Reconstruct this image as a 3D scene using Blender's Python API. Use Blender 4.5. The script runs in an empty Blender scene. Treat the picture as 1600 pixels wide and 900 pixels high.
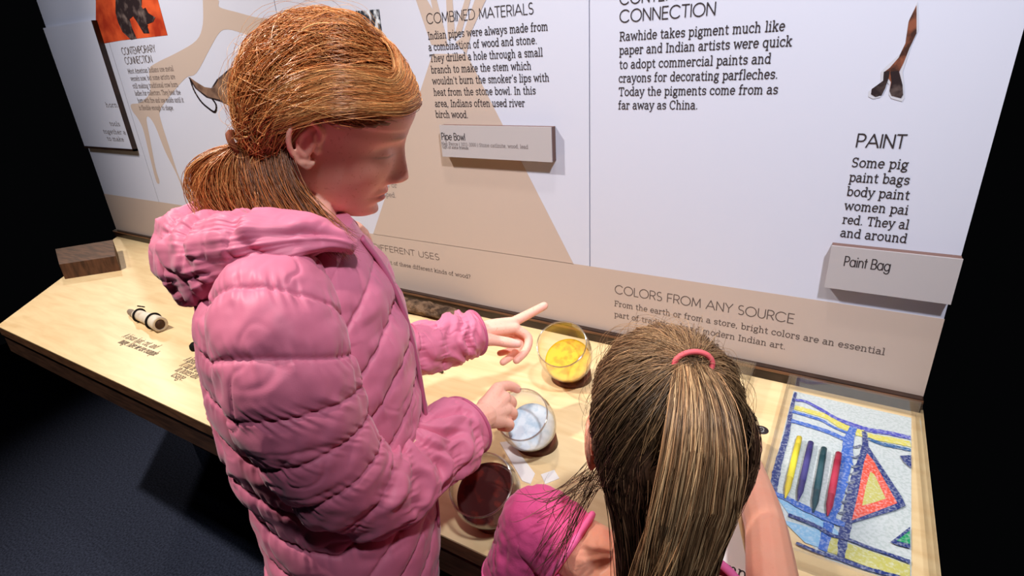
import bpy, bmesh, math, random
import numpy as np
from mathutils import Vector, Matrix
rnd = random.Random(7)
RS = np.random.RandomState(11)
SC = bpy.context.scene
COL = SC.collection

# ------------------------------------------------------------------ camera
CAM = np.array([0.0, -1.1, 1.4514])
FPX = 874.4331
EUL = [math.radians(a) for a in (66.77769525, 3.28013281, 30.87356446)]
cd = bpy.data.cameras.new('camera'); cam = bpy.data.objects.new('camera', cd); COL.objects.link(cam)
cam.location = CAM; cam.rotation_euler = EUL
cd.sensor_width = 36.0; cd.lens = FPX / 1600 * 36.0; cd.clip_start = 0.02; cd.clip_end = 60
SC.camera = cam

# ------------------------------------------------------------------ world, lights, exposure
SC.view_settings.view_transform = 'Standard'
SC.view_settings.look = 'None'
SC.view_settings.gamma = 1.0
SC.view_settings.use_curve_mapping = False
SC.view_settings.exposure = 0.0
w = bpy.data.worlds.new('gallery_dark'); SC.world = w; w.use_nodes = True
w.node_tree.nodes['Background'].inputs[0].default_value = (0.80, 0.86, 1.0, 1)
w.node_tree.nodes['Background'].inputs[1].default_value = 0.0015

def lamp(name, loc, target, energy, color, size, angle, blend):
    d = bpy.data.lights.new(name, 'SPOT'); o = bpy.data.objects.new(name, d); COL.objects.link(o)
    o.location = loc; d.energy = energy; d.color = color; d.shadow_soft_size = size
    d.spot_size = math.radians(angle); d.spot_blend = blend
    o.rotation_euler = (Vector(target) - Vector(loc)).to_track_quat('-Z', 'Y').to_euler()
    return o
# ceiling track spots above the display (gallery lamps, the left-wall one added)
lamp('track_spot', (-1.75, -1.25, 3.05), (-1.0, -0.25, 0.9), 255, (1.0, 0.92, 0.84), 0.05, 84, 0.6)
lamp('track_spot', (-4.35, 0.62, 2.55), (-1.6, -0.35, 0.8), 80, (1.0, 0.87, 0.74), 0.05, 60, 0.7)
lamp('track_spot', (0.55, -1.32, 3.00), (-0.33, 0.0, 1.25), 262, (0.90, 0.93, 1.0), 0.07, 54, 1.0)
lamp('track_spot', (-2.45, -1.55, 3.00), (-2.15, 0.0, 1.35), 85, (0.93, 0.95, 1.0), 0.06, 46, 0.9)  # added lamp, put in to brighten the left wall
lamp('track_spot', (-0.42, -0.55, 3.10), (-0.42, -0.5, 0.8), 60, (1.0, 0.93, 0.85), 0.05, 70, 0.7)

# ------------------------------------------------------------------ helpers
def _rot(e):
    return np.array(Matrix.Rotation(e[2], 3, 'Z') @ Matrix.Rotation(e[1], 3, 'Y') @ Matrix.Rotation(e[0], 3, 'X'))
RM = _rot(EUL)
def ray(u, v):
    return RM @ np.array([(u - 800) / FPX, -(v - 450) / FPX, -1.0])
def U(u, v, s):
    """point on the sight line of photo pixel (u, v) at depth s metres"""
    return CAM + ray(u, v) * s
def PY(u, v, y=0.0):
    d = ray(u, v); return CAM + d * ((y - CAM[1]) / d[1])
def PZ(u, v, z):
    d = ray(u, v); return CAM + d * ((z - CAM[2]) / d[2])

def link(name, me, mat, parent=None, smooth=True):
    o = bpy.data.objects.new(name, me); COL.objects.link(o)
    if mat is not None:
        for m in (mat if isinstance(mat, (list, tuple)) else [mat]): me.materials.append(m)
    if smooth and len(me.polygons):
        me.polygons.foreach_set('use_smooth', np.ones(len(me.polygons), dtype=bool))
    if parent is not None: o.parent = parent
    return o
def tag(o, label=None, cat=None, group=None, kind=None):
    if label: o['label'] = label
    if cat: o['category'] = cat
    if group: o['group'] = group
    if kind: o['kind'] = kind
    return o
def wloc(o):
    l = np.zeros(3)
    while o is not None: l += np.array(o.location); o = o.parent
    return l
def mk(name, V, F, mat, parent=None, smooth=True, origin=None):
    """mesh from WORLD coordinates; a parent's location is subtracted"""
    V = np.asarray(V, float)
    base = wloc(parent) if parent is not None else np.zeros(3)
    org = np.zeros(3) if origin is None else np.asarray(origin, float) - base
    me = bpy.data.meshes.new(name)
    me.from_pydata((V - base - org).tolist(), [], [list(map(int, f)) for f in F]); me.update()
    o = link(name, me, mat, parent, smooth); o.location = org
    return o
def empty(name, loc):
    o = bpy.data.objects.new(name, None); COL.objects.link(o); o.location = loc; o.empty_display_size = 0.05
    return o
def mkbm(name, bm, mat, parent=None, smooth=False, origin=None):
    bmesh.ops.recalc_face_normals(bm, faces=bm.faces[:])
    V = [v.co[:] for v in bm.verts]; bm.verts.index_update(); F = [[v.index for v in f.verts] for f in bm.faces]; bm.free()
    return mk(name, V, F, mat, parent, smooth, origin)
def boxbm(bm, lo, hi, bev=0.0, seg=2):
    r = bmesh.ops.create_cube(bm, size=1.0)
    lo, hi = Vector(lo), Vector(hi); c = (lo + hi) / 2; s = hi - lo
    for v in r['verts']: v.co = Vector((v.co.x * s.x, v.co.y * s.y, v.co.z * s.z)) + c
    if bev > 0:
        es = set(e for v in r['verts'] for e in v.link_edges)
        bmesh.ops.bevel(bm, geom=list(es), offset=bev, segments=seg, affect='EDGES', profile=0.5)
def box(name, lo, hi, mat, parent=None, bev=0.0, seg=2, origin=None):
    bm = bmesh.new(); boxbm(bm, lo, hi, bev, seg); return mkbm(name, bm, mat, parent, False, origin)
def prism(name, poly, mat, parent, ext, smooth=False, origin=None):
    """flat outline (3D points) given thickness ext (vector)"""
    P = np.asarray(poly, float); n = len(P); e = np.asarray(ext, float)
    bm = bmesh.new()
    a = [bm.verts.new(p) for p in P]; b = [bm.verts.new(p + e) for p in P]
    fa = bm.faces.new(a); fb = bm.faces.new(b[::-1])
    for i in range(n): bm.faces.new((a[i], b[i], b[(i + 1) % n], a[(i + 1) % n]))
    bm.normal_update(); bmesh.ops.triangulate(bm, faces=[fa, fb], ngon_method='EAR_CLIP')
    return mkbm(name, bm, mat, parent, smooth, origin)
def sm(P, n):
    """Catmull-Rom resample of control rows to n rows"""
    P = np.asarray(P, float); m = len(P); t = np.linspace(0, m - 1, n); i = np.clip(t.astype(int), 0, m - 2); f = (t - i)[:, None]
    p0 = P[np.clip(i - 1, 0, m - 1)]; p1 = P[i]; p2 = P[i + 1]; p3 = P[np.clip(i + 2, 0, m - 1)]
    return 0.5 * (2 * p1 + (p2 - p0) * f + (2 * p0 - 5 * p1 + 4 * p2 - p3) * f * f + (3 * p1 - p0 - 3 * p2 + p3) * f ** 3)
def nrm(a): 
    a = np.asarray(a, float); return a / (np.linalg.norm(a, axis=-1, keepdims=True) + 1e-12)
def gridfaces(nr, ns, cap=True):
    i = np.arange(nr - 1)[:, None] * ns; j = np.arange(ns)[None]; k = (np.arange(ns)[None] + 1) % ns
    F = np.stack([i + j, i + k, i + ns + k, i + ns + j], -1).reshape(-1, 4).tolist()
    if cap: F += [list(range(ns))[::-1], list(range((nr - 1) * ns, nr * ns))]
    return F
def frames(C, ref):
    T = nrm(np.gradient(C, axis=0)); ref = np.asarray(ref, float)
    if ref.ndim == 1: ref = np.repeat(ref[None], len(C), 0)
    A = nrm(ref - (ref * T).sum(1, keepdims=True) * T); B = np.cross(T, A)
    return T, A, B
def tube(C, ra, rb, ref, ns=16):
    C = np.asarray(C, float); T, A, B = frames(C, ref); th = np.linspace(0, 2 * np.pi, ns, endpoint=False)
    ra = np.broadcast_to(np.asarray(ra, float), len(C))[:, None, None]; rb = np.broadcast_to(np.asarray(rb, float), len(C))[:, None, None]
    V = C[:, None] + A[:, None] * ra * np.cos(th)[None, :, None] + B[:, None] * rb * np.sin(th)[None, :, None]
    return V
def lathe(prof, ns=48):
    th = np.linspace(0, 2 * np.pi, ns, endpoint=False); p = np.asarray(prof, float)
    return np.stack([p[:, :1] * np.cos(th), p[:, :1] * np.sin(th), np.repeat(p[:, 1:], ns, 1)], -1)
def vnoise(P, scale, seed=0):
    """smooth value noise in -1..1 at points P"""
    P = np.asarray(P, float) * np.asarray(scale, float) + 137.0 + seed * 17.31
    i = np.floor(P).astype(np.int64); f = P - i; f = f * f * (3 - 2 * f)
    def h(ix, iy, iz):
        n = (ix * 374761393 + iy * 668265263 + iz * 2147483647 + seed * 974634777) & 0xffffffff
        n = ((n ^ (n >> 13)) * 1274126177) & 0xffffffff
        return ((n ^ (n >> 16)) & 0xffff) / 32767.5 - 1
    r = 0
    for dx in (0, 1):
        for dy in (0, 1):
            for dz in (0, 1):
                wgt = (f[..., 0] if dx else 1 - f[..., 0]) * (f[..., 1] if dy else 1 - f[..., 1]) * (f[..., 2] if dz else 1 - f[..., 2])
                r = r + wgt * h(i[..., 0] + dx, i[..., 1] + dy, i[..., 2] + dz)
    return r

# ------------------------------------------------------------------ materials
def srgb(r, g, b):
    f = lambda c: (c / 255 / 12.92) if c / 255 <= 0.04045 else ((c / 255 + 0.055) / 1.055) ** 2.4
    return (f(r), f(g), f(b), 1)
def mat(name, col, rough=0.6, spec=0.4, metal=0.0, sheen=0.0, noise=None, bump=None, trans=0.0, ior=1.45, coat=0.0, sss=0.0, stretch=(1, 1, 1)):
    """noise = (scale, colour2, lo, hi): second colour mixed in by noise; bump = (scale, strength, distance)"""
    m = bpy.data.materials.new(name); m.use_nodes = True; nt = m.node_tree; N = nt.nodes; L = nt.links; b = N['Principled BSDF']
    b.inputs['Base Color'].default_value = col; b.inputs['Roughness'].default_value = rough
    b.inputs['Specular IOR Level'].default_value = spec; b.inputs['Metallic'].default_value = metal; b.inputs['IOR'].default_value = ior
    b.inputs['Transmission Weight'].default_value = trans; b.inputs['Coat Weight'].default_value = coat
    if sheen: b.inputs['Sheen Weight'].default_value = sheen; b.inputs['Sheen Roughness'].default_value = 0.4
    if sss:
        b.inputs['Subsurface Weight'].default_value = sss; b.inputs['Subsurface Radius'].default_value = (1.0, 0.35, 0.2); b.inputs['Subsurface Scale'].default_value = 0.006
    tc = N.new('ShaderNodeTexCoord'); mp = N.new('ShaderNodeMapping'); mp.inputs['Scale'].default_value = stretch
    L.new(tc.outputs['Object'], mp.inputs['Vector'])
    if noise:
        n = N.new('ShaderNodeTexNoise'); n.inputs['Scale'].default_value = noise[0]; n.inputs['Detail'].default_value = 6
        L.new(mp.outputs[0], n.inputs['Vector'])
        r = N.new('ShaderNodeValToRGB'); r.color_ramp.elements[0].position = noise[2]; r.color_ramp.elements[1].position = noise[3]
        r.color_ramp.elements[0].color = col; r.color_ramp.elements[1].color = noise[1]
        L.new(n.outputs['Fac'], r.inputs[0]); L.new(r.outputs[0], b.inputs['Base Color'])
    if bump:
        n2 = N.new('ShaderNodeTexNoise'); n2.inputs['Scale'].default_value = bump[0]; n2.inputs['Detail'].default_value = 5
        L.new(mp.outputs[0], n2.inputs['Vector'])
        bp = N.new('ShaderNodeBump'); bp.inputs['Strength'].default_value = bump[1]; bp.inputs['Distance'].default_value = bump[2]
        L.new(n2.outputs['Fac'], bp.inputs['Height']); L.new(bp.outputs[0], b.inputs['Normal'])
    return m
def glass(name, col=(1, 1, 1, 1), refl=0.9, lo=0.03, rough=0.03):
    """thin clear sheet: sees through, mirrors more at grazing angles"""
    m = bpy.data.materials.new(name); m.use_nodes = True; nt = m.node_tree; N = nt.nodes; L = nt.links; N.remove(N['Principled BSDF'])
    t = N.new('ShaderNodeBsdfTransparent'); t.inputs[0].default_value = col
    g = N.new('ShaderNodeBsdfGlossy'); g.inputs['Roughness'].default_value = rough
    f = N.new('ShaderNodeLayerWeight'); f.inputs[0].default_value = 0.5
    mr = N.new('ShaderNodeMapRange'); mr.inputs[3].default_value = lo; mr.inputs[4].default_value = refl
    x = N.new('ShaderNodeMixShader'); pw = N.new('ShaderNodeMath'); pw.operation = 'POWER'; pw.inputs[1].default_value = 4.0; L.new(f.outputs['Facing'], pw.inputs[0]); L.new(pw.outputs[0], mr.inputs[0]); L.new(mr.outputs[0], x.inputs[0]); L.new(t.outputs[0], x.inputs[1]); L.new(g.outputs[0], x.inputs[2])
    L.new(x.outputs[0], N['Material Output'].inputs[0]); return m

M = {}
M['wall'] = mat('panel_white', srgb(188, 190, 206), 0.5, 0.3)
M['beige'] = mat('print_beige', srgb(178, 160, 150), 0.5, 0.3)
M['ink'] = mat('ink_dark', srgb(48, 42, 44), 0.6, 0.2)
M['inkgrey'] = mat('ink_grey', srgb(112, 104, 104), 0.6, 0.2)
M['inkbrown'] = mat('ink_brown', srgb(92, 80, 76), 0.6, 0.2)
M['seam'] = mat('seam_dark', srgb(60, 58, 64), 0.8, 0.1)
M['trim'] = mat('trim_dark_brown', srgb(50, 32, 24), 0.35, 0.5, noise=(30, srgb(36, 22, 16), .4, .6))
M['plaque'] = mat('plaque_grey', srgb(166, 160, 163), 0.45, 0.4)
M['plaque_edge'] = mat('plaque_edge_brown', srgb(104, 78, 72), 0.6, 0.3)
M['black'] = mat('black_paint', srgb(14, 13, 13), 0.8, 0.2)
M['carpet'] = mat('carpet_navy', srgb(66, 72, 92), 0.95, 0.1, noise=(160, srgb(40, 44, 58), .35, .65), bump=(400, 0.6, 0.01))
M['edgewood'] = mat('edge_wood', srgb(110, 74, 50), 0.5, 0.4, noise=(20, srgb(82, 54, 36), .4, .65), stretch=(1, 8, 8))
M['apron'] = mat('apron_brown', srgb(78, 52, 38), 0.5, 0.4, noise=(16, srgb(56, 36, 26), .4, .65), stretch=(1, 8, 8))
def plywood():
    m = bpy.data.materials.new('maple_plywood'); m.use_nodes = True; nt = m.node_tree; N = nt.nodes; L = nt.links; b = N['Principled BSDF']
    tc = N.new('ShaderNodeTexCoord'); mp = N.new('ShaderNodeMapping'); mp.inputs['Scale'].default_value = (1.2, 7, 7)
    L.new(tc.outputs['Object'], mp.inputs['Vector'])
    n = N.new('ShaderNodeTexNoise'); n.inputs['Scale'].default_value = 6; n.inputs['Detail'].default_value = 8; n.inputs['Distortion'].default_value = 0.6
    L.new(mp.outputs[0], n.inputs['Vector'])
    r = N.new('ShaderNodeValToRGB'); e = r.color_ramp.elements; e[0].position = .3; e[0].color = srgb(222, 188, 138); e[1].position = .62; e[1].color = srgb(234, 206, 158)
    L.new(n.outputs['Fac'], r.inputs[0])
    n2 = N.new('ShaderNodeTexNoise'); n2.inputs['Scale'].default_value = 5; n2.inputs['Detail'].default_value = 3; L.new(tc.outputs['Object'], n2.inputs['Vector'])
    r2 = N.new('ShaderNodeValToRGB'); r2.color_ramp.elements[0].position = .62; r2.color_ramp.elements[1].position = .7
    r2.color_ramp.elements[0].color = (1, 1, 1, 1); r2.color_ramp.elements[1].color = (.93, .88, .82, 1); L.new(n2.outputs['Fac'], r2.inputs[0])
    mx = N.new('ShaderNodeMix'); mx.data_type = 'RGBA'; mx.blend_type = 'MULTIPLY'; mx.inputs[0].default_value = 1
    L.new(r.outputs[0], mx.inputs[6]); L.new(r2.outputs[0], mx.inputs[7]); L.new(mx.outputs[2], b.inputs['Base Color'])
    b.inputs['Roughness'].default_value = 0.38; b.inputs['Specular IOR Level'].default_value = 0.35
    return m
M['ply'] = plywood()
# ------------------------------------------------------------------ lettering (strokes laid flat as thin ink ribbons)
def arc(cx, cy, rx, ry, a0, a1, n=9):
    return [(cx + rx * math.cos(math.radians(a0 + (a1 - a0) * i / n)), cy + ry * math.sin(math.radians(a0 + (a1 - a0) * i / n))) for i in range(n + 1)]
def _sans():
    G = {}
    g = lambda ch, wd, *st: G.__setitem__(ch, (wd, st))
    O = lambda: arc(7.5, 7, 7, 7.2, 0, 360, 22)
    g('A', 13, [(0.3, 0), (6.5, 14), (12.7, 0)], [(2.4, 4.6), (10.6, 4.6)])
    g('B', 10, [(1, 0), (1, 14), (5.5, 14)] + arc(5.5, 10.6, 3.4, 3.4, 90, -90, 6) + [(1, 7.2)], [(5.5, 7.2)] + arc(5.8, 3.6, 3.8, 3.6, 90, -90, 6) + [(1, 0)])
    g('C', 14, arc(7.5, 7, 7, 7.2, 42, 318, 16))
    g('D', 12.5, [(1, 0), (1, 14), (5, 14)] + arc(5, 7, 7, 7, 90, -90, 9) + [(1, 0)])
    g('E', 9, [(8, 14), (1, 14), (1, 0), (8, 0)], [(1, 7.2), (7.5, 7.2)])
    g('F', 8.5, [(8, 14), (1, 14), (1, 0)], [(1, 7.2), (7, 7.2)])
    g('I', 2.2, [(1.1, 0), (1.1, 14)])
    g('L', 8, [(1, 14), (1, 0), (7.5, 0)])
    g('M', 14, [(1, 0), (1.8, 14), (7, 2), (12.2, 14), (13, 0)])
    g('N', 11.5, [(1, 0), (1, 14), (10.5, 0), (10.5, 14)])
    g('O', 15, O())
    g('P', 9.5, [(1, 0), (1, 14), (5.2, 14)] + arc(5.2, 10.2, 3.8, 3.8, 90, -90, 7) + [(1, 6.4)])
    g('R', 10, [(1, 0), (1, 14), (5.2, 14)] + arc(5.2, 10.2, 3.8, 3.8, 90, -90, 7) + [(1, 6.4)], [(5.2, 6.4), (9.2, 0)])
    g('S', 9, arc(4.6, 10.5, 3.5, 3.6, 50, 262, 10) + arc(4.4, 3.5, 3.7, 3.5, 82, -140, 10))
    g('T', 9.5, [(0.2, 14), (9.3, 14)], [(4.75, 14), (4.75, 0)])
    g('U', 11, [(1, 14), (1, 4.8)] + arc(5.5, 4.6, 4.5, 4.6, 180, 360, 10) + [(10, 14)])
    g('Y', 10.5, [(0.3, 14), (5.25, 6.5), (10.2, 14)], [(5.25, 6.5), (5.25, 0)])
    g(',', 3, [(1.6, 0.6), (0.8, -2.4)])
    g(' ', 5)
    o = lambda: arc(5.3, 4.8, 4.6, 4.9, 0, 360, 16)
    g('o', 10.6, o()); g('a', 11, o(), [(9.9, 9.6), (9.9, 0)]); g('e', 10.6, [(0.8, 5)] + [(9.9, 5)] + arc(5.3, 4.8, 4.6, 4.9, 0, 320, 14))
    g('g', 11, o(), [(9.9, 9.6), (9.9, -1)] + arc(5.4, -1, 4.5, 3.6, 0, -155, 8)); g('p', 11, arc(5.9, 4.8, 4.6, 4.9, 0, 360, 16), [(1.1, 9.6), (1.1, -4.6)])
    g('i', 2.6, [(1.3, 0), (1.3, 9.6)], [(1.3, 12.6), (1.3, 13.6)]); g('l', 2.6, [(1.3, 0), (1.3, 14)])
    g('n', 9.5, [(1.1, 0), (1.1, 9.6)], [(1.1, 5.6)] + arc(4.8, 5.8, 3.6, 3.8, 180, 0, 9) + [(8.4, 0)])
    g('t', 5.4, [(2.6, 13), (2.6, 0)], [(0.3, 9.6), (5, 9.6)]); g('w', 13, [(0.4, 9.6), (3.6, 0), (6.5, 9), (9.4, 0), (12.6, 9.6)])
    g('3', 8, arc(3.8, 10.3, 3.3, 3.4, 150, -90, 9), arc(3.8, 3.6, 3.8, 3.6, 90, -150, 10))
    return G
def _slab():
    G = {}
    def g(ch, wd, *st): G[ch] = (wd, st)
    sf = lambda x, y, h=1.5: [(x - h, y), (x + h, y)]
    bowl = lambda: arc(5.2, 5, 4.1, 5, 0, 360, 16)
    g('a', 9.6, [(1.3, 8.6)] + arc(4, 7, 3.2, 3, 120, 0, 6) + [(7.2, 1), (8, 0), (9.2, 0)], [(7.2, 5.8), (4, 5.6)] + arc(3.7, 2.7, 2.9, 2.8, 110, 290, 8) + [(7.2, 2)])
    g('b', 10.4, [(0.2, 15), (2, 15), (2, 0)], arc(5.6, 5, 3.8, 5, 160, -160, 12))
    g('c', 9, arc(5, 5, 4.2, 5, 52, 318, 12), [(7.8, 9.6), (7.8, 7)])
    g('d', 10.6, [(6.4, 15), (8.4, 15), (8.4, 0), (10.2, 0)], arc(4.8, 5, 3.8, 5, 20, 340, 12))
    g('e', 9.6, [(1, 5.2), (8.7, 5.2)] + arc(4.9, 5, 3.9, 5, 4, 316, 13))
    g('f', 6.6, [(2.6, 0), (2.6, 12)] + arc(5.2, 12, 2.6, 3, 180, 70, 5), sf(2.6, 0, 2.1), [(0.4, 9.8), (5.8, 9.8)])
    g('g', 9.8, arc(4.4, 6.3, 3.2, 3.6, 0, 360, 12), [(6.4, 9), (9.2, 9.8)], [(3, 3), (2, 1.4), (3, .3), (6.6, 0)] + arc(4.8, -2.2, 3.9, 2.4, 60, -240, 9))
    g('h', 10.8, [(0.2, 15), (2.2, 15), (2.2, 0)], [(2.2, 6.4)] + arc(5.2, 6.4, 3, 3.5, 180, 0, 7) + [(8.2, 0)], sf(2.2, 0), sf(8.4, 0))
    g('i', 5, [(0.5, 10), (2.5, 10), (2.5, 0)], sf(2.5, 0, 2), [(2.4, 13.2), (2.4, 14.4)])
    g('k', 10.4, [(0.2, 15), (2.2, 15), (2.2, 0)], [(8, 10), (2.4, 4.4)], [(4.6, 6), (8.4, 0)], sf(2.2, 0), sf(8.4, 0, 1.6), sf(7.8, 10, 1.6))
    g('l', 5, [(0.4, 15), (2.5, 15), (2.5, 0)], sf(2.5, 0, 2))
    g('m', 16, [(0.3, 10), (2.2, 10), (2.2, 0)], [(2.2, 6.4)] + arc(4.9, 6.5, 2.7, 3.4, 180, 0, 7) + [(7.6, 0)], [(7.6, 6.4)] + arc(10.5, 6.5, 2.9, 3.4, 180, 0, 7) + [(13.4, 0)], sf(2.2, 0), sf(7.6, 0, 1.2), sf(13.6, 0))
    g('n', 10.8, [(0.3, 10), (2.2, 10), (2.2, 0)], [(2.2, 6.4)] + arc(5.2, 6.5, 3, 3.4, 180, 0, 7) + [(8.2, 0)], sf(2.2, 0), sf(8.4, 0))
    g('o', 10.2, bowl())
    g('p', 10.4, [(0.2, 10), (2.1, 10), (2.1, -4.6)], arc(5.7, 5, 3.8, 5, 160, -160, 12), sf(2.1, -4.6, 1.8))
    g('q', 10.4, [(8.4, 10), (8.4, -4.6)], arc(4.8, 5, 3.8, 5, 20, 340, 12), sf(8.4, -4.6, 1.8))
    g('r', 7.6, [(0.3, 10), (2.2, 10), (2.2, 0)], [(2.2, 6)] + arc(5.4, 6.4, 3.2, 3.5, 180, 75, 5) + [(6.9, 8)], sf(2.2, 0, 1.9))
    g('s', 8.6, arc(4.4, 7.4, 3, 2.5, 40, 250, 8) + arc(4.2, 2.6, 3.3, 2.5, 70, -150, 8), [(7.2, 9.6), (7.2, 7.6)])
    g('t', 6.8, [(2.8, 13), (2.8, 2.4)] + arc(5, 2.4, 2.2, 2.5, 180, 310, 5), [(0.5, 9.8), (6, 9.8)])
    g('u', 10.8, [(0.3, 10), (2.1, 10), (2.1, 3.6)] + arc(5, 3.6, 2.9, 3.7, 180, 350, 7), [(6.4, 10), (8.2, 10), (8.2, 0), (10, 0)])
    g('v', 10, [(1, 10), (5, 0), (9, 10)], sf(1.2, 10), sf(8.8, 10))
    g('w', 14.6, [(1, 10), (4, 0), (7.3, 9.4), (10.6, 0), (13.6, 10)], sf(1.2, 10), sf(13.4, 10))
    g('x', 10, [(1, 10), (8.8, 0)], [(8.8, 10), (1, 0)])
    g('y', 10, [(1, 10), (5, 0.4)], [(9, 10), (4.4, -2.4), (3, -4.4), (1.2, -4.4)], sf(1.2, 10), sf(8.8, 10))
    g('z', 9, [(1, 7.6), (1, 9.8), (7.6, 9.8), (1, 0.2), (7.8, 0.2), (7.8, 2.4)])
    g('.', 4, [(1.7, 0), (2.2, 0.8)]); g(',', 4, [(2, 0.8), (1.2, -2.2)]); g("'", 3.4, [(1.6, 14.6), (1.4, 11.4)])
    g('?', 8, arc(4, 11.4, 3.2, 3.4, 160, -60, 8) + [(4, 5.6), (4, 4)], [(4, 0), (4, 1)])
    g('-', 6, [(1, 5), (5, 5)]); g('|', 3, [(1.5, -2), (1.5, 14)]); g(' ', 5)
    g('A', 13, [(1.4, 0), (6.4, 14), (11.4, 0)], [(3.2, 5), (9.6, 5)], sf(1.4, 0), sf(11.6, 0))
    g('C', 13, arc(7, 7, 5.8, 7.1, 46, 314, 13), [(11, 13), (11, 9.6)])
    g('F', 11, [(10, 11), (10, 14), (0.6, 14)], [(2.4, 14), (2.4, 0)], [(2.4, 7.2), (8, 7.2)], sf(2.4, 0, 1.9))
    g('G', 13.4, arc(7, 7, 5.8, 7.1, 46, 350, 14) + [(12.7, 6.4), (8.4, 6.4)])
    g('H', 14, [(2.4, 0), (2.4, 14)], [(11.2, 0), (11.2, 14)], [(2.4, 7.2), (11.2, 7.2)], sf(2.4, 0), sf(2.4, 14), sf(11.2, 0), sf(11.2, 14))
    g('I', 6, [(3, 0), (3, 14)], sf(3, 0, 2.2), sf(3, 14, 2.2))
    g('M', 16, [(2.4, 0), (2.4, 14), (8, 3), (13.6, 14), (13.6, 0)], sf(2.4, 0), sf(13.6, 0), sf(1.8, 14, 1), sf(14.2, 14, 1))
    g('N', 13.6, [(2.4, 0), (2.4, 14), (11, 0), (11, 14)], sf(2.4, 0), sf(11, 14))
    g('P', 11, [(2.4, 0), (2.4, 14), (6.4, 14)] + arc(6.4, 10.3, 3.7, 3.7, 90, -90, 7) + [(2.4, 6.6)], sf(2.4, 0, 1.9), [(0.6, 14), (2.4, 14)])
    g('R', 12.4, [(2.4, 0), (2.4, 14), (6.4, 14)] + arc(6.4, 10.5, 3.5, 3.5, 90, -90, 7) + [(2.4, 7)], [(6.4, 7), (10.4, 0), (12, 0)], sf(2.4, 0, 1.9), [(0.6, 14), (2.4, 14)])
    g('S', 10.6, arc(5.3, 10.5, 3.7, 3.6, 40, 256, 9) + arc(5, 3.5, 4, 3.5, 76, -150, 9), [(8.8, 14), (8.8, 11)])
    g('T', 12, [(0.8, 11), (0.8, 14), (11.2, 14), (11.2, 11)], [(6, 14), (6, 0)], sf(6, 0, 2.1))
    for i, ch in enumerate('0123456789'): g(ch, 9, arc(4.4, 7, 3.5, 7, 0, 360, 14)) if ch in '0689' else g(ch, 8, [(1, 13), (4.6, 14), (4.6, 0)], sf(4.6, 0))
    return G
FONT = {'sans': _sans(), 'slab': _slab()}
def strokes2mesh(V, F, pts, hw, lift):
    """pts (n,2) -> ribbon with octagon joints"""
    k = 0
    for i in range(len(pts) - 1):
        a, b = np.array(pts[i]), np.array(pts[i + 1]); d = b - a; l = np.hypot(*d)
        if l < 1e-9: continue
        d /= l; n = np.array([-d[1], d[0]]) * hw
        a2 = a - d * hw * 0.55; b2 = b + d * hw * 0.55
        q = len(V); V += [a2 + n, a2 - n, b2 - n, b2 + n]; F.append([q, q + 1, q + 2, q + 3])
def textline(V, F, font, txt, p0, p1, ysc, hw, track=1.0, fit=True):
    """a line of text from p0 to p1 (2D, baseline); ysc: metres per font unit"""
    G = FONT[font]; tot = sum(G[c][0] + track for c in txt) - track
    d = np.array(p1, float) - np.array(p0, float); L = np.hypot(*d)
    xs = L / tot if fit else ysc
    ex = d / L; ey = np.array([-ex[1], ex[0]]); x = 0
    for c in txt:
        wd, st = G[c]
        for s in st:
            strokes2mesh(V, F, [np.array(p0) + ex * (x + a) * xs + ey * b * ysc for a, b in s], hw, 0)
        x += wd + track
def walltext(name, lines, mat, parent, y=-0.0008):
    """lines: (font, text, (u0,v0), (u1,v1), height_m per font unit, half width m)"""
    V, F = [], []
    for font, t, a, b, ysc, hw in lines:
        A, B = PY(*a, y), PY(*b, y); z = (A[2] + B[2]) / 2
        textline(V, F, font, t, (A[0], z), (B[0], z), ysc, hw)
    V = np.array(V); jit = np.arange(len(V)) // 4 % 7 * 0.00002
    return mk(name, np.stack([V[:, 0], np.full(len(V), y) - jit, V[:, 1]], 1), [f[::-1] for f in F], mat, parent, False)
def countertext(name, lines, mat, parent, z):
    V, F = [], []
    for font, t, a, b, ysc, hw in lines:
        A, B = PZ(*a, z), PZ(*b, z)
        textline(V, F, font, t, A[:2], B[:2], ysc, hw)
    V = np.array(V); jit = np.arange(len(V)) // 4 % 7 * 0.00002
    return mk(name, np.stack([V[:, 0], V[:, 1], np.full(len(V), z) + jit], 1), F, mat, parent, False)
# ------------------------------------------------------------------ the room: panelled wall, floor
ZC = 0.80
WL, WR, WT = -2.70, 0.172, 1.86
fl = box('floor', (-4.2, -3.2, -0.03), (1.6, 0.35, 0.0), M['carpet']); tag(fl, kind='structure')
bm = bmesh.new()
for a, b in ((WL, -2.277), (-2.277, -1.3777), (-1.3777, -0.4817), (-0.4817, WR)):
    boxbm(bm, (a + 0.0011, 0.0, 0.80), (b - 0.0011, 0.03, WT))
wall = mkbm('wall_back', bm, M['wall']); tag(wall, kind='structure')
box('panel_backing', (WL, 0.012, 0.0), (WR, 0.10, WT), M['seam'], wall)
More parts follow.
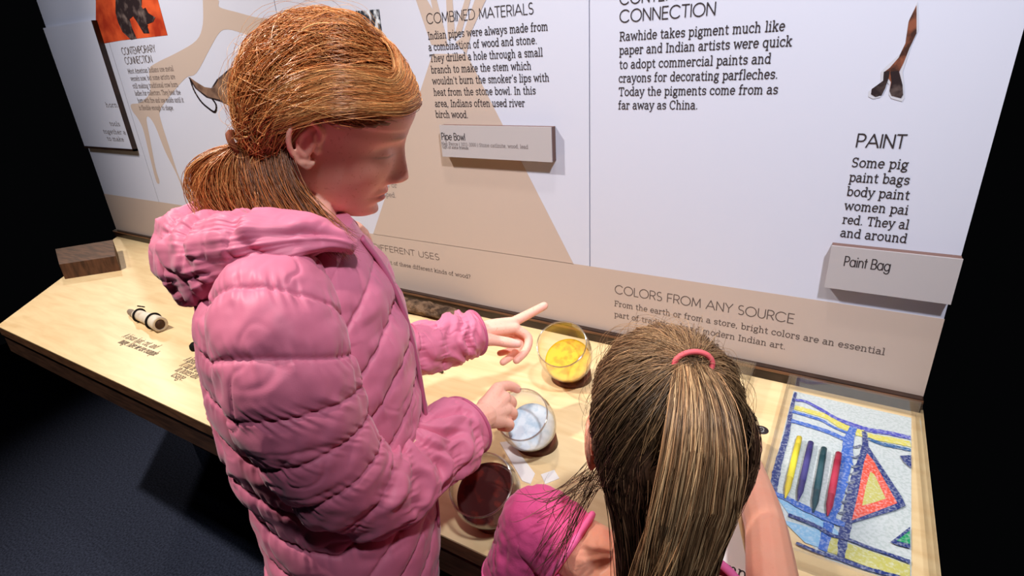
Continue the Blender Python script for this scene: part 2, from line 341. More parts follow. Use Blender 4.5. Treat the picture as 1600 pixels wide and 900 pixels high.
# beige print on the panels: ground band, tent and running animal outlines
def print_shape(name, pix, y, mat_=None, clip=None):
    P = [PY(u, v, 0) for u, v in pix] 
    P = [(p[0], y, p[2]) for p in P]
    return prism(name, P, mat_ or M['beige'], wall, (0, -0.0003, 0))
y0 = -0.0001
box('ground_band_print', (WL, -0.0004, 0.826), (WR, -0.00005, 0.985), M['beige'], wall)
def tentpoly():
    R0 = PY(896.5, 413); NR = PY(729, 84); NL = PY(674, 66)
    cx = (NR[0] + NL[0]) / 2
    L0x = 2 * cx - R0[0] - 0.03
    return [(R0[0], y0, 0.984), (NR[0], y0, NR[2]), (NL[0], y0, NR[2] + 0.004), (L0x, y0, 0.984)], cx, NR[2]
tp, tcx, tz = tentpoly()
prism('tent_print', tp, M['beige'], wall, (0, -0.0003, 0))
for i_, pix in enumerate(([(674, 70), (648, -6), (664, -6), (694, 45), (700, 72)], [(686, 62), (672, -6), (681, -6), (697, 55)], [(700, 62), (697, -6), (707, -6), (711, 55)],
            [(708, 62), (728, -6), (737, -6), (722, 48)], [(729, 84), (712, 66), (722, 58), (744, -6), (762, -6), (738, 46)])):
    print_shape('tent_pole_print', pix, y0 - 0.00006 * (i_ + 1))
ANI = [(317, 0), (317, 38), (307, 63), (277, 82), (243, 99), (233, 110), (235, 143), (220, 160), (205, 163), (207, 173), (216, 186), (224, 203), (233, 240), (243, 279),
       (247, 287), (249, 283), (243, 262), (235, 220), (229, 187), (233, 183), (243, 198), (258, 236), (275, 270), (286, 296), (297, 321), (306, 321), (296, 297), (281, 279), (264, 228), (252, 190), (250, 173),
       (264, 152), (290, 122), (307, 114), (328, 76), (343, 51), (357, 46), (383, 53), (406, 59), (412, 44), (421, 42), (421, 30), (400, 27), (370, 19), (343, 11), (341, 0)]
ANI2 = sm(np.array(ANI + ANI[:1], float), len(ANI) * 4 + 1)[:-1].tolist()
print_shape('animal_outline_print', ANI2, y0)

# lettering on the panels
B_, H_ = 0.00104, 0.00142
para = lambda rows, ysc=B_, hw=0.00088: [('slab', t, a, b, ysc, hw) for t, a, b in rows]
walltext('heading_text', [('sans', 'COMBINED MATERIALS', (667, 37), (834, 21.5), H_, .0009)], M['ink'], wall)
walltext('heading_text', [('sans', 'CONNECTION', (968, 34), (1118, 24), H_, .0010), ('sans', 'CONTEMPORARY', (968, 5.5), (1150, -8.5), H_, .0010)], M['ink'], wall)
walltext('heading_text', [('sans', 'PAINT', (1336.5, 230), (1413.5, 231.5), .00150, .0011)], M['ink'], wall)
walltext('paragraph_text', para([
    ('Indian pipes were always made from', (669, 61.5), (856, 47)), ('a combination of wood and stone.', (670, 79), (839, 68)), ('They drilled a hole through a small', (672, 97), (848, 87)),
    ('branch to make the stem which', (674, 114.6), (830, 108)), ("wouldn't burn the smoker's lips with", (676, 132), (858, 126.5)), ('heat from the stone bowl. In this', (678, 149), (837, 147)),
    ('area, Indians often used river', (680, 166), (820, 167)), ('birch wood.', (681, 183), (731.5, 184.6))]), M['ink'], wall)
walltext('paragraph_text', para([
    ('Rawhide takes pigment much like', (968, 64), (1226, 47)), ('paper and Indian artists were quick', (967.7, 84.5), (1237, 72)), ('to adopt commercial paints and', (967.7, 107), (1204, 98.7)),
    ('crayons for decorating parfleches.', (966.7, 128.3), (1215, 122.5)), ('Today the pigments come from as', (966.7, 149.3), (1215, 146.5)), ('far away as China.', (966, 170.5), (1090, 170))]), M['ink'], wall)
walltext('paragraph_text', para([
    ('Some pig', (1330, 259.5), (1418, 265)), ('paint bags', (1326.5, 282.5), (1420, 289)), ('body paint', (1322.5, 305), (1420, 312)), ('women pai', (1319, 326.7), (1418, 335.5)), ('red. They al', (1316, 348.5), (1419, 358)), ('and around', (1312.5, 369.5), (1416, 379))]), M['ink'], wall)
walltext('caption_text', [('sans', 'COLORS FROM ANY SOURCE', (960.5, 458.3), (1240.5, 505.3), .00142, .0009),
    ('slab', 'From the earth or from a store, bright colors are an essential', (960, 478), (1382, 554.4), .00090, .0008),
    ('slab', 'part of traditional and modern Indian art.', (960, 495), (1227, 545.5), .00090, .0008)], M['inkbrown'], wall)
walltext('caption_text', [('sans', 'DIFFERENT TYPES, DIFFERENT USES', (480, 368.5), (687.5, 410.6), .00120, .00085),
    ('slab', 'make out of these different kinds of wood?', (583, 406.5), (735.5, 437), .00075, .0007)], M['inkbrown'], wall)
walltext('caption_text', [('slab', 'al or', (601, 291.5), (621, 293.5), .0009, .0007), ('slab', 'pped.', (599, 306.5), (619, 309), .0009, .0007)], M['inkgrey'], wall)
walltext('heading_text', [('sans', 'CONTEMPORARY', (192, 86.7), (243.5, 79.5), .00150, .0010), ('sans', 'CONNECTION', (196.5, 100), (238.7, 97.3), .00150, .0010)], M['inkbrown'], wall)
walltext('paragraph_text', para([('Most American Indians use metal', (200.8, 115.5), (271.5, 110)), ('vessels now, but some artists are', (204.8, 126.5), (274, 123)), ('still making traditional cow horn', (208, 137.5), (278.7, 136)),
    ('ladles for collectors. They heat the', (211.5, 148.7), (282.7, 148)), ('horn with fire and use molds until it', (216, 160), (287.5, 160)), ('is flexible enough to shape.', (218, 171.5), (272, 172))], .00105, .0007), M['inkbrown'], wall)

# printed pictures on the panels
M['print_orange'] = mat('picture_orange', srgb(206, 84, 44), 0.45, 0.3, noise=(9, srgb(150, 44, 24), .42, .6))
M['print_dark'] = mat('picture_dark', srgb(40, 30, 32), 0.45, 0.3, noise=(30, srgb(112, 96, 92), .5, .72))
M['print_grey'] = mat('picture_grey', srgb(40, 44, 52), 0.45, 0.3, noise=(60, srgb(200, 205, 214), .5, .6), stretch=(1, 1, .5))
M['horn_print'] = mat('picture_horn_brown', srgb(128, 100, 84), 0.5, 0.3, noise=(30, srgb(88, 66, 56), .4, .65))
M['bag_print'] = mat('picture_bag_brown', srgb(124, 72, 52), 0.5, 0.3, noise=(60, srgb(58, 34, 28), .42, .6))
M['halo'] = mat('picture_halo_grey', srgb(180, 180, 190), 0.6, 0.2)
pic = print_shape('printed_picture', [(150, 0), (150, 70), (190, 63), (262, 55), (247, 0), (240, -20), (150, -16)], -0.0004, M['print_orange'])
for i_, pix in enumerate(([(181, 0), (181, 20), (185, 35), (192, 50), (205, 62), (214, 60), (207, 44), (203, 30), (215, 20), (222, 8), (222, -10), (181, -10)],
            [(196, -8), (205, 20), (215, 35), (225, 52), (234, 52), (230, 38), (240, 34), (243, 27), (232, 20), (228, 12), (224, 14), (218, 4), (216, -8)],
            [(215, 32), (226, 30), (232, 40), (224, 46)])):
    print_shape('picture_dark_shape', pix, -0.0008 - .0004 * i_, M['print_dark'])
print_shape('printed_picture', [(505, 21), (592.5, 14.5), (602, 90), (520, 92)], -0.0004, M['print_grey'])
def fat(pix, k):
    P = np.array(pix, float); c = P.mean(0); d = P - c; return (c + d * (1 + k / (np.linalg.norm(d, axis=1, keepdims=True) + 1))).tolist()
HORN = [(297, 121), (307, 128), (320, 136), (333, 138), (341, 126), (350, 118), (358, 110), (366, 106), (380, 107), (400, 116), (408, 150), (400, 190), (382, 176), (365, 166), (345, 156), (325, 151), (308, 138)]
print_shape('picture_edge', fat(HORN, 3), -0.0004, M['print_dark'])
print_shape('printed_horn_ladle', HORN, -0.0008, M['horn_print'])
def ribbon_print(name, pix, half, y, mat_, closed=False):
    V, F = [], []; Q = [(PY(u, v)[0], PY(u, v)[2]) for u, v in pix]
    if closed: Q.append(Q[0])
    strokes2mesh(V, F, [np.array(q) for q in Q], half, 0); V = np.array(V)
    return mk(name, np.stack([V[:, 0], np.full(len(V), y), V[:, 1]], 1), F, mat_, wall, False)
ribbon_print('printed_horn_rim', sm([(297, 122), (303, 140), (314, 158), (326, 169), (336, 175), (338, 164), (330, 152)], 20), 0.0035, -0.001, M['print_dark'])
BAG = [(1432, 8), (1420, 33), (1415, 67), (1404, 90), (1390, 106), (1382, 112), (1381, 126), (1362, 139), (1361, 147), (1368, 150), (1378, 147), (1382, 138), (1388, 122), (1392, 128), (1390, 142), (1393, 148), (1408, 153), (1411, 148), (1410, 132), (1405, 112), (1412, 98), (1421, 75), (1432, 52)]
print_shape('picture_edge', fat(BAG, 6), -0.0004, M['halo'])
print_shape('printed_paint_bag', BAG, -0.0008, M['bag_print'])
for pix in ([(1381, 112), (1380, 126), (1362, 139), (1361, 147), (1368, 151), (1378, 148), (1383, 138), (1389, 120), (1390, 110)], [(1391, 112), (1393, 128), (1390, 142), (1393, 149), (1408, 153), (1411, 148), (1410, 132), (1404, 110)]):
    print_shape('printed_paint_bag_foot', pix, -0.0011, M['print_dark'])

# dark trim where the panels meet the counter
tr = box('trim_1', (WL, -0.014, ZC), (WR, 0.0, 0.8295), M['trim'], None, 0.002); tag(tr, kind='structure')
box('trim_lip', (WL, -0.0165, 0.8215), (WR, -0.0005, 0.8265), M['edgewood'], tr)

# info board at the far left and the two caption plaques
ib = empty('info_board', (-2.45, 0, 1.17)); tag(ib, 'white information board with a dark edge at the far left of the wall', 'board')
box('board_panel', (WL + 0.01, -0.014, 1.186), (-2.316, -0.0005, 1.62), M['wall'], ib)
bm = bmesh.new(); boxbm(bm, (WL + 0.01, -0.016, 1.178), (-2.309, -0.0005, 1.186)); boxbm(bm, (-2.316, -0.016, 1.178), (-2.309, -0.0005, 1.62)); mkbm('board_edge', bm, M['trim'], ib)
walltext('paragraph_text', para([('together a', (162, 208), (197, 210)), ('to make', (168, 219), (194, 221)), ('tools', (172, 196), (188, 197)), ('horn.', (166, 167), (186, 167))], .00105, .0008), M['inkgrey'], ib, -0.0150)
def plaque(name, x0, x1, z0, z1, label, lines):
    o = empty(name, ((x0 + x1) / 2, 0, z0)); tag(o, label, 'sign')
    box('plaque_block', (x0, -0.018, z0), (x1, -0.0005, z1), M['plaque_edge'], o)
    box('plaque_face', (x0 - 0.0005, -0.021, z0 - 0.0005), (x1 + 0.0005, -0.018, z1 + 0.0005), M['plaque'], o)
    for k, l in enumerate(lines): walltext('plaque_text', [l], M['ink'] if k == 0 else M['inkgrey'], o, -0.0215)
p0, p1 = PY(687, 195, -.02), PY(861, 200, -.02); zb = PY(860, 253, -.02)[2]
plaque('caption_plaque', p0[0], p1[0], zb, (p0[2] + p1[2]) / 2, 'raised grey plaque reading Pipe Bowl under the combined materials text', [
    ('sans', 'Pipe Bowl', (690, 217.4), (727, 220), .0011, .0008), ('slab', 'Nez Perce | 1875-1900 | Stone catlinite, wood, lead', (690, 227), (825, 232), .00055, .0004), ('slab', 'Gift of some friends', (691.5, 231.5), (732, 233.3), .0004, .0004)])
p0 = PY(1300, 384, -.02); zb = PY(1294, 449, -.02)[2]
plaque('caption_plaque.001', p0[0], 0.171, zb, p0[2], 'raised grey plaque reading Paint Bag at the right end of the wall', [('sans', 'Paint Bag', (1318, 414.8), (1390, 423.8), .00125, .0008)])

# ------------------------------------------------------------------ the display counter
ct = empty('display_counter', (-1.0, -0.3, 0.0)); tag(ct, 'long pale plywood display counter with brown front edge along the panel wall', 'counter')
YF = -0.6457
def slab(name, z0, z1, yf, inset, mt, bev=0.0):
    P = [(WL + 0.0, -0.0005, z0), (-2.05 + inset, yf, z0), (WR + 0.005, yf, z0), (WR + 0.005, -0.0005, z0)]
    return prism(name, P, mt, ct, (0, 0, z1 - z0))
slab('countertop', 0.797, ZC, YF, 0, M['ply'])
slab('edge_band', 0.772, 0.797, YF + 0.0005, 0.0, M['edgewood'])
slab('apron', 0.715, 0.772, YF + 0.004, 0.0, M['apron'])
prism('base_panel', [(WL + .1, -0.03, 0.0), (-2.2, -0.20, 0.0), (WR, -0.20, 0.0), (WR, -0.03, 0.0)], M['black'], ct, (0, 0, 0.715))
# ------------------------------------------------------------------ things on the counter
def linesmesh(name, pix, half, z, mt, parent, n=60):
    Q = sm([PZ(u, v, z)[:2] for u, v in pix], n) if len(pix) > 2 else np.array([PZ(u, v, z)[:2] for u, v in pix])
    hw = np.interp(np.linspace(0, 1, len(Q)), np.linspace(0, 1, len(half)), half) if isinstance(half, (list, tuple)) else np.full(len(Q), half)
    T = nrm(np.gradient(Q, axis=0)); Nn = np.stack([-T[:, 1], T[:, 0]], 1) * (hw * (1 + .20 * vnoise(np.column_stack([Q * 260, Q[:, :1] * 0]), 1.0, 5) + .04 * RS.randn(len(Q))))[:, None]
    V = np.concatenate([Q + Nn, Q - Nn]); n = len(Q)
    return mk(name, np.column_stack([V, np.full(len(V), z)]), [[i, n + i, n + i + 1, i + 1] for i in range(n - 1)], mt, parent, False)
def poly(name, pix, z, mt, parent):
    P = [PZ(u, v, z) for u, v in pix]; return prism(name, P, mt, parent, (0, 0, 0.00005))
def chalk(name, c, c2=(0.80, 0.84, 0.86, 1)):
    return mat(name, c, 0.8, 0.1, noise=(260, tuple(.45 * a + .55 * b for a, b in zip(c, c2)), .46, .80))
# clear case with the crayon drawing
X0, X1, Yb, Yf, ZT = -0.046, 0.168, -0.026, -0.470, 0.833
M['acrylic'] = glass('clear_acrylic', (0.975, 0.98, 0.985, 1), 0.8, 0.02)
M['acrylic_edge'] = glass('clear_acrylic_side', (0.93, 0.92, 0.91, 1), 0.85, 0.10)
case = empty('display_case', ((X0 + X1) / 2, (Yb + Yf) / 2, ZC)); tag(case, 'low clear acrylic display case over the crayon drawing on the right of the counter', 'display case')
t_ = 0.004
box('lid_pane', (X0, Yf, ZT - 0.0025), (X1, Yb, ZT), M['acrylic'], case)
for lo, hi in (((X0, Yf, ZC), (X0 + t_, Yb, ZT - .0026)), ((X1 - t_, Yf, ZC), (X1, Yb, ZT - .0026)), ((X0 + t_ + .0002, Yb - t_, ZC), (X1 - t_ - .0002, Yb, ZT - .0026)), ((X0 + t_ + .0002, Yf, ZC), (X1 - t_ - .0002, Yf + t_, ZT - .0026))):
    box('side_pane', lo, hi, M['acrylic_edge'], case)
z = ZC + 0.0015
M['paper'] = mat('drawing_paper', srgb(206, 212, 212), 0.8, 0.1, noise=(220, srgb(188, 198, 196), .45, .6))
dr = empty('crayon_drawing', (0.05, -0.25, ZC)); tag(dr, 'crayon drawing of blue yellow and red geometric shapes inside the clear case', 'drawing')
poly('paper_sheet', [(1240, 611), (1330, 632), (1424, 653), (1424, 916), (1290, 873), (1196, 783)], ZC + 0.0005, M['paper'], dr)
CK = {k: chalk('crayon_' + k, srgb(*c)) for k, c in dict(navy=(44, 58, 120), blue=(62, 104, 190), violet=(70, 74, 180), yellow=(216, 206, 96), red=(226, 84, 62), green=(38, 150, 96), glareblue=(140, 188, 222), olive=(196, 190, 104), teal=(44, 96, 150), grey=(96, 104, 128)).items()}
zz = [z]
def nz(): zz[0] += 0.00008; return zz[0]
k = 1.22 / FPX
line = lambda nm, pix, w, c: linesmesh(nm, pix, (np.array(w) * 0.5 * k).tolist() if isinstance(w, list) else w * .5 * k, nz(), CK[c], dr)
poly('blue_glare_wash', [(1210, 772), (1284, 808), (1318, 838), (1290, 834), (1236, 808)], nz(), CK['glareblue'], dr)  # case glare painted on the sheet as a pale blue patch
poly('blue_glare_wash', [(1222, 812), (1280, 828), (1288, 858), (1258, 848)], nz(), CK['glareblue'], dr)  # second painted patch of the case glare
line('yellow_stripe', [(1241.8, 636), (1267.5, 643.5), (1292, 651), (1315, 665), (1331, 671)], 11, 'yellow')
poly('yellow_square', [(1336, 669), (1350, 672), (1350, 683), (1337, 680)], nz(), CK['yellow'], dr)
line('yellow_stripe', [(1356, 681), (1377, 685), (1400, 689), (1423, 694)], 12, 'yellow')
poly('yellow_field', [(1294, 838), (1313, 843), (1312, 868), (1293, 862)], nz(), CK['olive'], dr)
poly('yellow_field', [(1320, 847), (1360, 861), (1422, 883), (1422, 902), (1392, 897), (1360, 887), (1318, 871)], nz(), CK['olive'], dr)
line('left_border_line', [(1243.5, 613), (1236.4, 641), (1228.4, 682), (1217.8, 718), (1212, 744), (1208, 770)], [3.5, 5, 7, 8, 7], 'navy')
line('blue_stripe', [(1243, 625), (1258, 627), (1280, 638), (1306, 653), (1333, 664), (1360, 672), (1386, 676), (1423, 684)], [6, 6, 6, 9, 9, 8], 'violet')
line('blue_stripe', [(1238, 642.6), (1267, 651), (1285, 657), (1300, 666), (1328, 678)], [6, 6, 5, 4, 5], 'blue')
line('blue_stripe', [(1356, 685), (1377, 693), (1395, 697), (1423, 703)], [6, 7, 6], 'teal')
line('blue_stripe', [(1236.4, 657), (1271, 667), (1297, 676), (1321, 687)], 8, 'blue')
line('band_line', [(1334, 667), (1326, 688), (1322.6, 718), (1312, 756), (1304, 786), (1298, 806), (1292, 832), (1285, 860)], [7, 12, 14, 12, 9, 8], 'blue')
line('band_line', [(1350, 674), (1352, 695), (1346, 720), (1338, 744), (1330, 776), (1325, 804), (1318, 840), (1314, 870)], [5, 7, 9, 10, 10, 6], 'navy')
for a, b in (((1332, 698), (1345, 695)), ((1330, 714), (1344, 711)), ((1330, 728), (1342, 727)), ((1328, 740), (1340, 737)), ((1322, 753), (1336, 752)), ((1320, 769), (1332, 766)), ((1314, 784), (1324, 782)), ((1310, 801), (1322, 798)), ((1306, 812), (1318, 814))):
    line('band_rung', [a, ((a[0] + b[0]) / 2, (a[1] + b[1]) / 2 + 2), b], [2, 4, 2], 'grey')
poly('navy_triangle', [(1352, 697), (1358, 699), (1409, 776), (1415, 790), (1400, 797), (1322, 820), (1322, 812), (1338, 752)], nz(), CK['navy'], dr)
poly('red_triangle', [(1355, 708), (1365, 720), (1402, 786), (1374, 797), (1331, 813), (1341, 770), (1350, 722)], nz(), CK['red'], dr)
poly('yellow_triangle', [(1360, 737), (1366, 741), (1384, 779), (1366, 785), (1347, 790), (1353, 760)], nz(), CK['olive'], dr)
poly('navy_corner', [(1406, 712), (1424, 711), (1424, 732), (1412, 722)], nz(), CK['navy'], dr)
poly('navy_wedge', [(1391, 847), (1422, 823), (1422, 857), (1400, 851)], nz(), CK['navy'], dr)
poly('green_wedge', [(1401, 845), (1422, 829), (1422, 850)], nz(), CK['green'], dr)
line('lower_line', [(1208, 770), (1230, 779), (1250, 790), (1284, 806), (1320, 820)], [6, 7, 9, 9, 8], 'blue')
line('lower_line', [(1232, 804), (1258, 814), (1280, 824), (1300, 836), (1324, 842), (1360, 856), (1390, 866), (1422, 878)], [5, 5, 5, 4, 4, 5], 'navy')
line('lower_line', [(1244, 848), (1262, 856), (1280, 863), (1312, 873), (1348, 886), (1380, 895), (1418, 906)], [4, 4, 5, 5, 5], 'navy')
# four crayons lying on the drawing
def crayon(name, a, b, r, col, label):
    A = PZ(*a, ZC + r + .0028); B = PZ(*b, ZC + r + .0028); A[2] = B[2] = ZC + r + .0028
    d = nrm(B - A); L = np.linalg.norm(B - A); s = np.array([0, 0.002, .10, .84, .86, .97, 1.0]); rr = np.array([.85, 1, 1, .97, .9, .35, .22]) * r
    V = tube(A + d * (s * L)[:, None], rr, rr, (0, 0, 1), 14)
    mt = mat('wax_' + name, srgb(*col), 0.35, 0.5)
    o = mk('crayon', V.reshape(-1, 3), gridfaces(len(s), 14), mt, None, True, (A + B) / 2 - np.array([0, 0, r]))
    tag(o, label, 'crayon', 'crayons on the drawing')
    s2 = np.array([.14, .70]); V = tube(A + d * (s2 * L)[:, None], r * 1.03, r * 1.03, (0, 0, 1), 14)
    mk('paper_wrap', V.reshape(-1, 3), gridfaces(2, 14), mat('wrap_' + name, srgb(*[min(255, c * 1.12 + 6) for c in col]), 0.6, 0.3), o, True)
crayon('yellow', (1249, 684), (1227, 778), 0.0048, (232, 206, 52), 'yellow crayon, leftmost of the four on the drawing')
crayon('indigo', (1267, 692), (1247, 782), 0.0048, (62, 56, 120), 'indigo crayon next to the yellow one on the drawing')
crayon('darkgreen', (1287.5, 701), (1271, 800), 0.0048, (30, 72, 80), 'dark green crayon between the indigo and crimson ones')
crayon('crimson', (1310.5, 709), (1293, 806), 0.0050, (172, 40, 66), 'crimson crayon beside the blue striped band of the drawing')

# number badge
c = PZ(1189.5, 672, ZC); bd = empty('number_badge', c); tag(bd, 'round black badge with a white number 3 on the counter', 'badge')
V = lathe([(0.0002, 0), (0.0118, 0), (0.0122, 0.0004), (0.0120, 0.0009), (0.0002, 0.001)], 32) + c
mk('badge_disc', V.reshape(-1, 3), gridfaces(5, 32), M['ink'], bd)
M['white'] = mat('white_paint', srgb(235, 235, 232), 0.5, 0.3)
V, F = [], []; textline(V, F, 'sans', '3', (c[0] - .0042, c[1] - .0062), (c[0] + .0042, c[1] - .0062), .0009, .0011); V = np.array(V)
mk('badge_number', np.column_stack([V, np.full(len(V), ZC + .0013)]), F, M['white'], bd, False)

# clear box behind the younger child
def clearbox(x0, x1, y0, y1, h, label):
    o = empty('clear_cover', ((x0 + x1) / 2, (y0 + y1) / 2, ZC)); tag(o, label, 'display cover'); t = .003
    box('lid_pane', (x0, y0, ZC + h - t), (x1, y1, ZC + h), M['acrylic'], o)
    for lo, hi in (((x0, y0, ZC), (x0 + t, y1, ZC + h - t - .0002)), ((x1 - t, y0, ZC), (x1, y1, ZC + h - t - .0002)), ((x0 + t + .0002, y0, ZC), (x1 - t - .0002, y0 + t, ZC + h - t - .0002)), ((x0 + t + .0002, y1 - t, ZC), (x1 - t - .0002, y1, ZC + h - t - .0002))):
        box('side_pane', lo, hi, M['acrylic_edge'], o)
clearbox(-0.285, -0.107, -0.215, -0.030, 0.045, 'clear acrylic cover on the counter beyond the younger child head')

# bowl-shaped glasses leaning forward on wooden sockets
M['glass'] = glass('tumbler_glass', (0.985, 0.985, 0.98, 1), 0.85, 0.02)
M['rim'] = glass('glass_rim', (0.95, 0.95, 0.93, 1), 0.9, 0.35, 0.08)
M['socket'] = mat('socket_wood', srgb(112, 62, 44), 0.5, 0.4, noise=(40, srgb(84, 44, 30), .4, .62))
def tumbler(base, tilt, az, R, H, fillcol, fill, label, lab2, powder):
    """tilt from upright, az = heading of the lean"""
    o = empty('tumbler', base); tag(o, label, 'glass', 'glasses on the counter')
    ax = Matrix.Rotation(tilt, 3, Vector((-math.sin(az), math.cos(az), 0))); A = np.array(ax)
    b = np.array(base) + np.array([0, 0, 0.004 + R * .62 * math.sin(tilt)])
    pl = lambda prof: (lathe(prof, 56) @ A.T + b)
    t = .0016
    zs = np.linspace(0, 1, 14); rad = R * (0.74 + 0.36 * np.sin(np.clip(zs * 1.12, 0, 1) * np.pi * .62) - .10 * zs ** 3)
    outer = [(0.0005, 0.0)] + [(R * .60, 0.0)] + [(r, .004 + z * (H - .004)) for r, z in zip(rad, zs)]
    inner = [(r - t, .006 + z * (H - .0062)) for r, z in zip(rad, zs)][::-1] + [(0.0005, .006)]
    V = pl(outer + inner); g = mk('glass_bowl', V.reshape(-1, 3), gridfaces(len(outer) + len(inner), 56), M['glass'], o)
    q = np.linspace(0, 2 * np.pi, 60); V = tube((lathe([(rad[-1] - t / 2, H + .0002)], 60)[0] @ A.T + b)[np.r_[0:60, 0]], .0013, .0013, A[:, 2], 8); mk('rim', V.reshape(-1, 3), gridfaces(61, 8, False), M['rim'], o)
    rr = np.interp(np.linspace(0, fill, 8), zs, rad) - t - .0004; hh = .0066 + np.linspace(0, fill, 8) * (H - .0062)
    prof = [(0.0005, .0066)] + list(zip(rr, hh)) + [(rr[-1] * .9, hh[-1] - .001), (rr[-1] * .5, hh[-1] - .0015), (0.0005, hh[-1] - .0015)]
    V = pl(prof); V = V + 0.0010 * vnoise(V, (90, 90, 90), 3)[..., None] * np.clip((np.arange(len(prof)) - 9)[:, None, None], 0, 1) * (1 if powder else .1)
    mk('filling', V.reshape(-1, 3), gridfaces(len(prof), 56), fillcol, o)
    # wooden socket: ring that carries the tilted glass
    th = np.linspace(0, 2 * np.pi, 56, endpoint=False)
    top = lathe([(R * .80, .012)], 56)[0] @ A.T + b; mid = lathe([(R * .62, -.002)], 56)[0] @ A.T + b
    bot = np.stack([base[0] + R * .86 * np.cos(th), base[1] + R * .86 * np.sin(th), np.full(56, ZC)], -1)
    bot[:, :2] += (b - np.array(base))[:2]
    ins = lathe([(R * .70, .010)], 56)[0] @ A.T + b
    V = np.stack([mid, ins, top, bot]); mk('socket', V.reshape(-1, 3), gridfaces(4, 56), M['socket'], o)
    return o
yel = mat('yellow_pigment', srgb(232, 182, 22), 0.45, 0.4, noise=(70, srgb(214, 150, 10), .45, .62))
whi = mat('white_pigment', srgb(214, 226, 234), 0.5, 0.4, noise=(60, srgb(176, 200, 216), .45, .62))
red = mat('dark_red_pigment', srgb(58, 16, 14), 0.3, 0.5, noise=(40, srgb(104, 28, 16), .52, .66))
AZ = math.radians(-78)
tumbler(PZ(893, 590, ZC), math.radians(37), AZ, 0.0500, 0.126, yel, .34, 'tumbler of yellow pigment beneath the pointing finger', '', True)
tumbler(PZ(839, 692, ZC), math.radians(38), AZ, 0.0440, 0.117, whi, .34, 'tumbler of white pigment that the pink-sleeved fist touches', '', True)
tumbler(PZ(777, 803, ZC), math.radians(30), AZ, 0.0465, 0.096, red, .50, 'tumbler of dark red pigment below the pink cuff', '', False)

# paper strips
M['card'] = mat('white_card', srgb(232, 226, 222), 0.7, 0.2)
P = [PZ(u, v, ZC) for u, v in ((781, 692), (797, 690), (836, 741), (829, 757), (816, 752))]
o = prism('paper_strip', P, M['card'], None, (0, 0, 0.0015), origin=P[0]); tag(o, 'small white paper strip lying between the white and dark red tumblers', 'paper')
P = [PZ(u, v, ZC) for u, v in ((845, 742), (866, 735), (874, 748), (852, 757))]
o = prism('paper_scrap', P, M['card'], None, (0, 0, 0.0012), origin=P[0]); tag(o, 'small white paper scrap above the pink shoulder of the younger child', 'paper')
P = [PZ(u, v, ZC) for u, v in ((1020, 700), (1138, 745), (1170, 895), (1172, 960), (1040, 960), (1000, 800))]
o = empty('text_card', P[0]); tag(o, 'white printed card under the younger child hair beside her bare arm', 'card')
prism('card_sheet', P, M['card'], o, (0, 0, 0.002))
countertext('card_text', [('slab', 'comp', (1106, 884), (1163, 907), .0014, .0009)], M['ink'], o, ZC + .0025)

# left side: block, bone whistle, knob, log, twig, cone
M['blockwood'] = mat('block_wood', srgb(96, 64, 46), 0.6, 0.3, noise=(14, srgb(64, 42, 30), .4, .65), stretch=(1, 6, 1))
o = prism('wooden_block', [(-2.195, -.237, ZC), (-2.43, -.135, ZC), (-2.53, -.29, ZC), (-2.30, -.37, ZC)], M['blockwood'], None, (0, 0, .055), origin=(-2.36, -.25, ZC)); tag(o, 'dark brown wooden block at the far left end of the counter', 'block')
M['bone'] = mat('bone_white', srgb(226, 214, 196), 0.5, 0.4, noise=(40, srgb(196, 178, 156), .45, .7))
M['cord'] = mat('black_cord', srgb(26, 22, 22), 0.7, 0.2)
A, B = PZ(214, 498, ZC), PZ(254, 518, ZC); r = 0.021
bo = empty('bone_tube', (A + B) / 2); tag(bo, 'white bone tube bound with black cord at the left of the counter', 'bone')
A[2] = B[2] = ZC + r; d = nrm(B - A); L = np.linalg.norm(B - A); n = 22; s = np.linspace(0, 1, n)
rad = r * np.interp(s, [0, .1, .4, .8, 1], [.55, .72, .74, .92, 1.0])
C = A + d * (s * L)[:, None]; C[:, 2] = ZC + rad + .0005 + .004 * np.sin(s * np.pi)
outer = tube(C, rad, rad * .95, (0, 0, 1), 24); Ci = C[::-1][:8] ; inner = tube(Ci, rad[::-1][:8] * .68, rad[::-1][:8] * .62, (0, 0, 1), 24)
inner = inner[:, ::-1]; inner = np.roll(inner, 1, 1)
V = np.concatenate([outer, inner]); mk('bone_shaft', V.reshape(-1, 3), gridfaces(len(V), 24), M['bone'], bo)
V = tube(np.array([Ci[0] - d * .001, Ci[0] - d * .006]), rad[-1] * .70, rad[-1] * .66, (0, 0, 1), 24); mk('bone_hollow', V.reshape(-1, 3), gridfaces(2, 24), M['blockwood'], bo)
